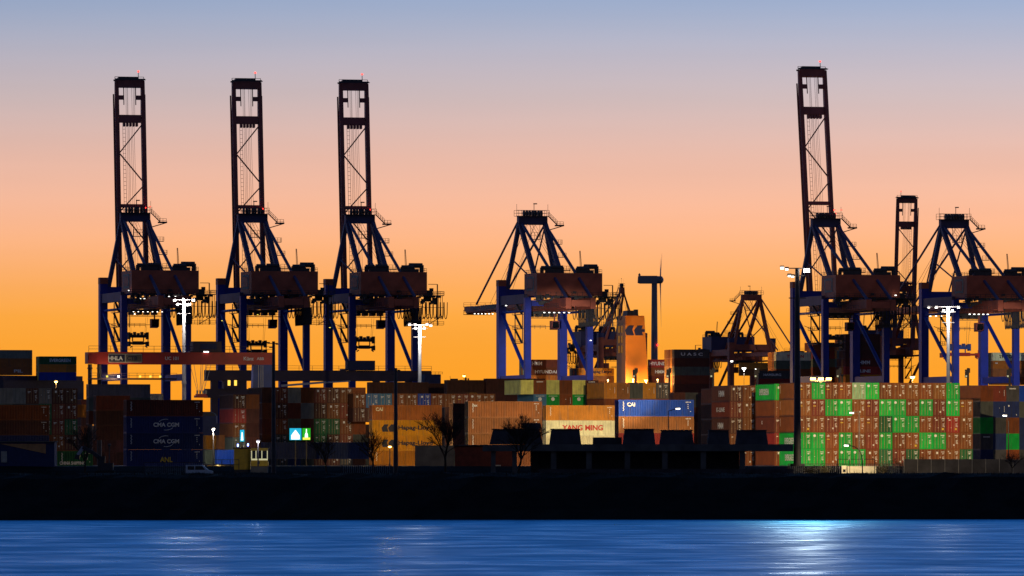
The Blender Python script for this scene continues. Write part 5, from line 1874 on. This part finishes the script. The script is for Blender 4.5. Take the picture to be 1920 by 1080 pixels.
# ------------------------------------------------------------------ FENCES AND LOW WALLS
def fence(px0, px1, d, y_top, label, step=2.4, zb=5.9, mesh=False, mm='darkpole'):
    o = empty('fence', base_pt(px0, d, zb), 0, label, 'fence', 'fences on the bank')
    w = X(px1, d) - X(px0, d)
    h = Z(y_top, d) - zb
    n = max(2, int(w / step))
    for k in range(n + 1):
        mb = MB(); mb.bar((w * k / n, 0, 0), (w * k / n, 0, h), .1); mb.build('post', M[mm], o)
    mb = MB(); mb.bar((0, 0, h), (w, 0, h), .09); mb.bar((0, 0, h - .75), (w, 0, h - .75), .07); mb.build('rail', M[mm], o)
    if mesh:
        mb = MB()
        for k in range(int(w / .3)):
            mb.bar((k * .3, 0, .3), (k * .3, 0, h), .025)
        mb.build('wire_panel', M['galv'], o)


fence(1478, 1692, 486, 870, 'thin railing fence before the bottom row of the wall', mesh=True)
fence(1570, 1640, 480, 861, 'taller dark fence section beside the pale wall', step=1.4)
fence(640, 735, 478, 872, 'wire fence under the orange-yellow containers', mesh=True)
fence(270, 385, 478, 867, 'wire fence beneath the navy stack by the van', mesh=True)
fence(400, 448, 478, 862, 'dark rail fence before the glowing workshop', step=1.2)


def low_walls():
    d = 490
    o = empty('concrete_wall', base_pt(1695, d, 5.9), 0, 'grey panelled concrete wall under the right part of the container wall', 'wall')
    w = X(1925, d) - X(1695, d)
    h = Z(861, d) - 5.9
    n = 9
    for k in range(n):
        mb = MB(); mb.bb((w * k / n + .05, 0, 0), (w * (k + 1) / n - .05, .2, h)); mb.build('wall_panel', M['concrete'], o)
    for k in range(n + 1):
        mb = MB(); mb.bb((w * k / n - .048, -.06, 0), (w * k / n + .048, .24, h + .05)); mb.build('post', M['wallpale'], o)
    d = 483
    o = empty('pale_hut', base_pt(1578, d, 5.9), 0, 'low pale hut with one dark window under the wall', 'hut')
    mb = MB(); mb.bb((0, 0, 0), (X(1588, d) - X(1578, d) - .05, 2, Z(873, d) - 5.9)); mb.build('wall', M['wallpale'], o)
    mb = MB(); mb.bb((.2, -.04, Z(885, d) - 5.9), (.6, 0, Z(880, d) - 5.9)); mb.build('window', M['glass'], o)
    o = empty('pale_wall', base_pt(1589, d, 5.9), 0, 'long low pale wall lit beneath the curved lamp', 'wall')
    mb = MB(); mb.bb((0, 0, 0), (X(1643, d) - X(1589, d), .4, Z(875, d) - 5.9)); mb.bb((-.02, -.05, Z(875, d) - 5.9), (X(1643, d) - X(1589, d) + .05, .5, Z(874, d) - 5.9)); mb.build('masonry', M['wallpale'], o)


low_walls()



# ------------------------------------------------------------------ TREES AND SHRUBS
def bare_tree(px, d, h, spread, label, seed, zb=6.0, depth=6):
    r = random.Random(seed)
    o = empty('bare_tree', base_pt(px, d, zb), r.uniform(0, 6), label, 'tree', 'bare trees on the bank')
    tr, cr = MB(), MB()

    def grow(p, dr, ln, rad, lev):
        n = 3 if lev < 2 else 2
        for k in range(n):
            dr = (dr + Vector((r.uniform(-.14, .14), r.uniform(-.14, .14), r.uniform(-.02, .10)))).normalized()
            q = p + dr * (ln / n)
            (tr if lev == 0 else cr).tube(p, q, max(rad * (1 - .25 * k / n), .010), max(rad * (1 - .25 * (k + 1) / n), .008), n=6 if lev < 2 else 4, caps=False)
            p = q
            if lev > 0 and lev < depth and r.random() < .85:
                a = r.uniform(0, 6.28)
                side = Vector((math.cos(a), math.sin(a), .35))
                grow(p, (dr * .55 + side * .85).normalized(), ln * .66, rad * .42, lev + 1)
        if lev < depth:
            for k in range(r.choice((2, 3, 3)) if lev else 5):
                a = r.uniform(0, 6.28)
                t = spread * r.uniform(.55, 1.1)
                side = Vector((math.cos(a), math.sin(a), 0))
                grow(p, (dr + side * t).normalized(), ln * r.uniform(.62, .85) * (1.0 if lev else 1.2), rad * .62, lev + 1)
    grow(Vector((0, 0, 0)), Vector((0, 0, 1)), h * .24, h * .019, 0)
    tr.build('trunk', M['bark'], o)
    cr.build('crown', M['bark'], o)


bare_tree(835, 474, 11.5, .62, 'bare wide tree with a short trunk before the brick shed', 4, depth=5)
bare_tree(972, 474, 10.5, .55, 'bare tree at the near end of the pavilion', 9, depth=5)
bare_tree(612, 476, 8, .6, 'low bare tree under the illuminated signs', 21, depth=4)
bare_tree(700, 480, 9, .55, 'bare tree tangled before the orange-yellow containers', 35, depth=4)
bare_tree(1897, 474, 5, 1.0, 'small bare tree by the concrete wall at the picture edge', 41, depth=4)
bare_tree(160, 482, 9, .55, 'bare tree behind the excavator', 52, depth=4)


def shrub(px, d, h, w, label, seed, zb=5.9):
    r = random.Random(seed)
    o = empty('shrub', base_pt(px, d, zb), 0, label, 'shrub', 'winter shrubs on the bank')
    st, lf = MB(), MB()
    for k in range(26):
        a = r.uniform(0, 6.28)
        lean = r.uniform(.1, .8)
        p = Vector((r.uniform(-w * .3, w * .3), r.uniform(-.6, .6), 0))
        dr = Vector((math.cos(a) * lean * w / h * .6, math.sin(a) * lean * .4, 1)).normalized()
        ln = h * r.uniform(.55, 1.0)
        q = p + dr * ln
        st.tube(p, q, .03, .012, n=3, caps=False)
        for j in range(16):
            t = r.uniform(.25, 1.05)
            c = p.lerp(q, t) + Vector((r.gauss(0, .22), r.gauss(0, .22), r.gauss(0, .18)))
            e = Vector((r.gauss(0, 1), r.gauss(0, 1), r.gauss(0, 1))).normalized() * r.uniform(.08, .18)
            g = e.cross(Vector((r.gauss(0, 1), r.gauss(0, 1), r.gauss(0, 1)))).normalized() * .05
            lf.poly([c - e, c + g, c + e, c - g])
    st.build('stem', M['bark'], o)
    lf.build('foliage', M['shrub'], o)


for i, (px, h, w, nm) in enumerate(((1655, 2.4, 2.6, 'before the dull green door ends'), (1690, 3.0, 3.4, 'at the start of the concrete wall'), (1728, 3.2, 3.2, 'over the concrete wall, the tallest'),
                                    (1765, 2.6, 3.0, 'over the concrete wall beside the tallest shrub'), (1545, 1.9, 2.2, 'behind the thin railing fence'), (1518, 1.6, 2.0, 'at the foot of the tall mast'))):
    shrub(px, 482.5 if px < 1690 else 494, h, w, f'twiggy brown shrub {nm}', 60 + i)


def crest_grass():
    r = random.Random(2)
    mb = MB()
    for k in range(5200):
        x = r.uniform(-90, 90)
        y = shore_y(x) + r.uniform(7, 19)
        dy = y - shore_y(x)
        z = 3.2 + (dy - 7) * .47 if dy < 14 else 6.35
        h = r.uniform(.12, .5) * (1.5 if r.random() < .08 else 1)
        l = r.uniform(-.15, .15)
        mb.poly([(x - .035, y, z), (x + .035, y, z), (x + l, y + r.uniform(-.1, .1), z + h)])
    tag(mb.build('grass', M['grass']), 'dark rough grass along the crest of the bank', 'grass', kind='stuff')


crest_grass()
print('OBJECTS', len(S.objects))
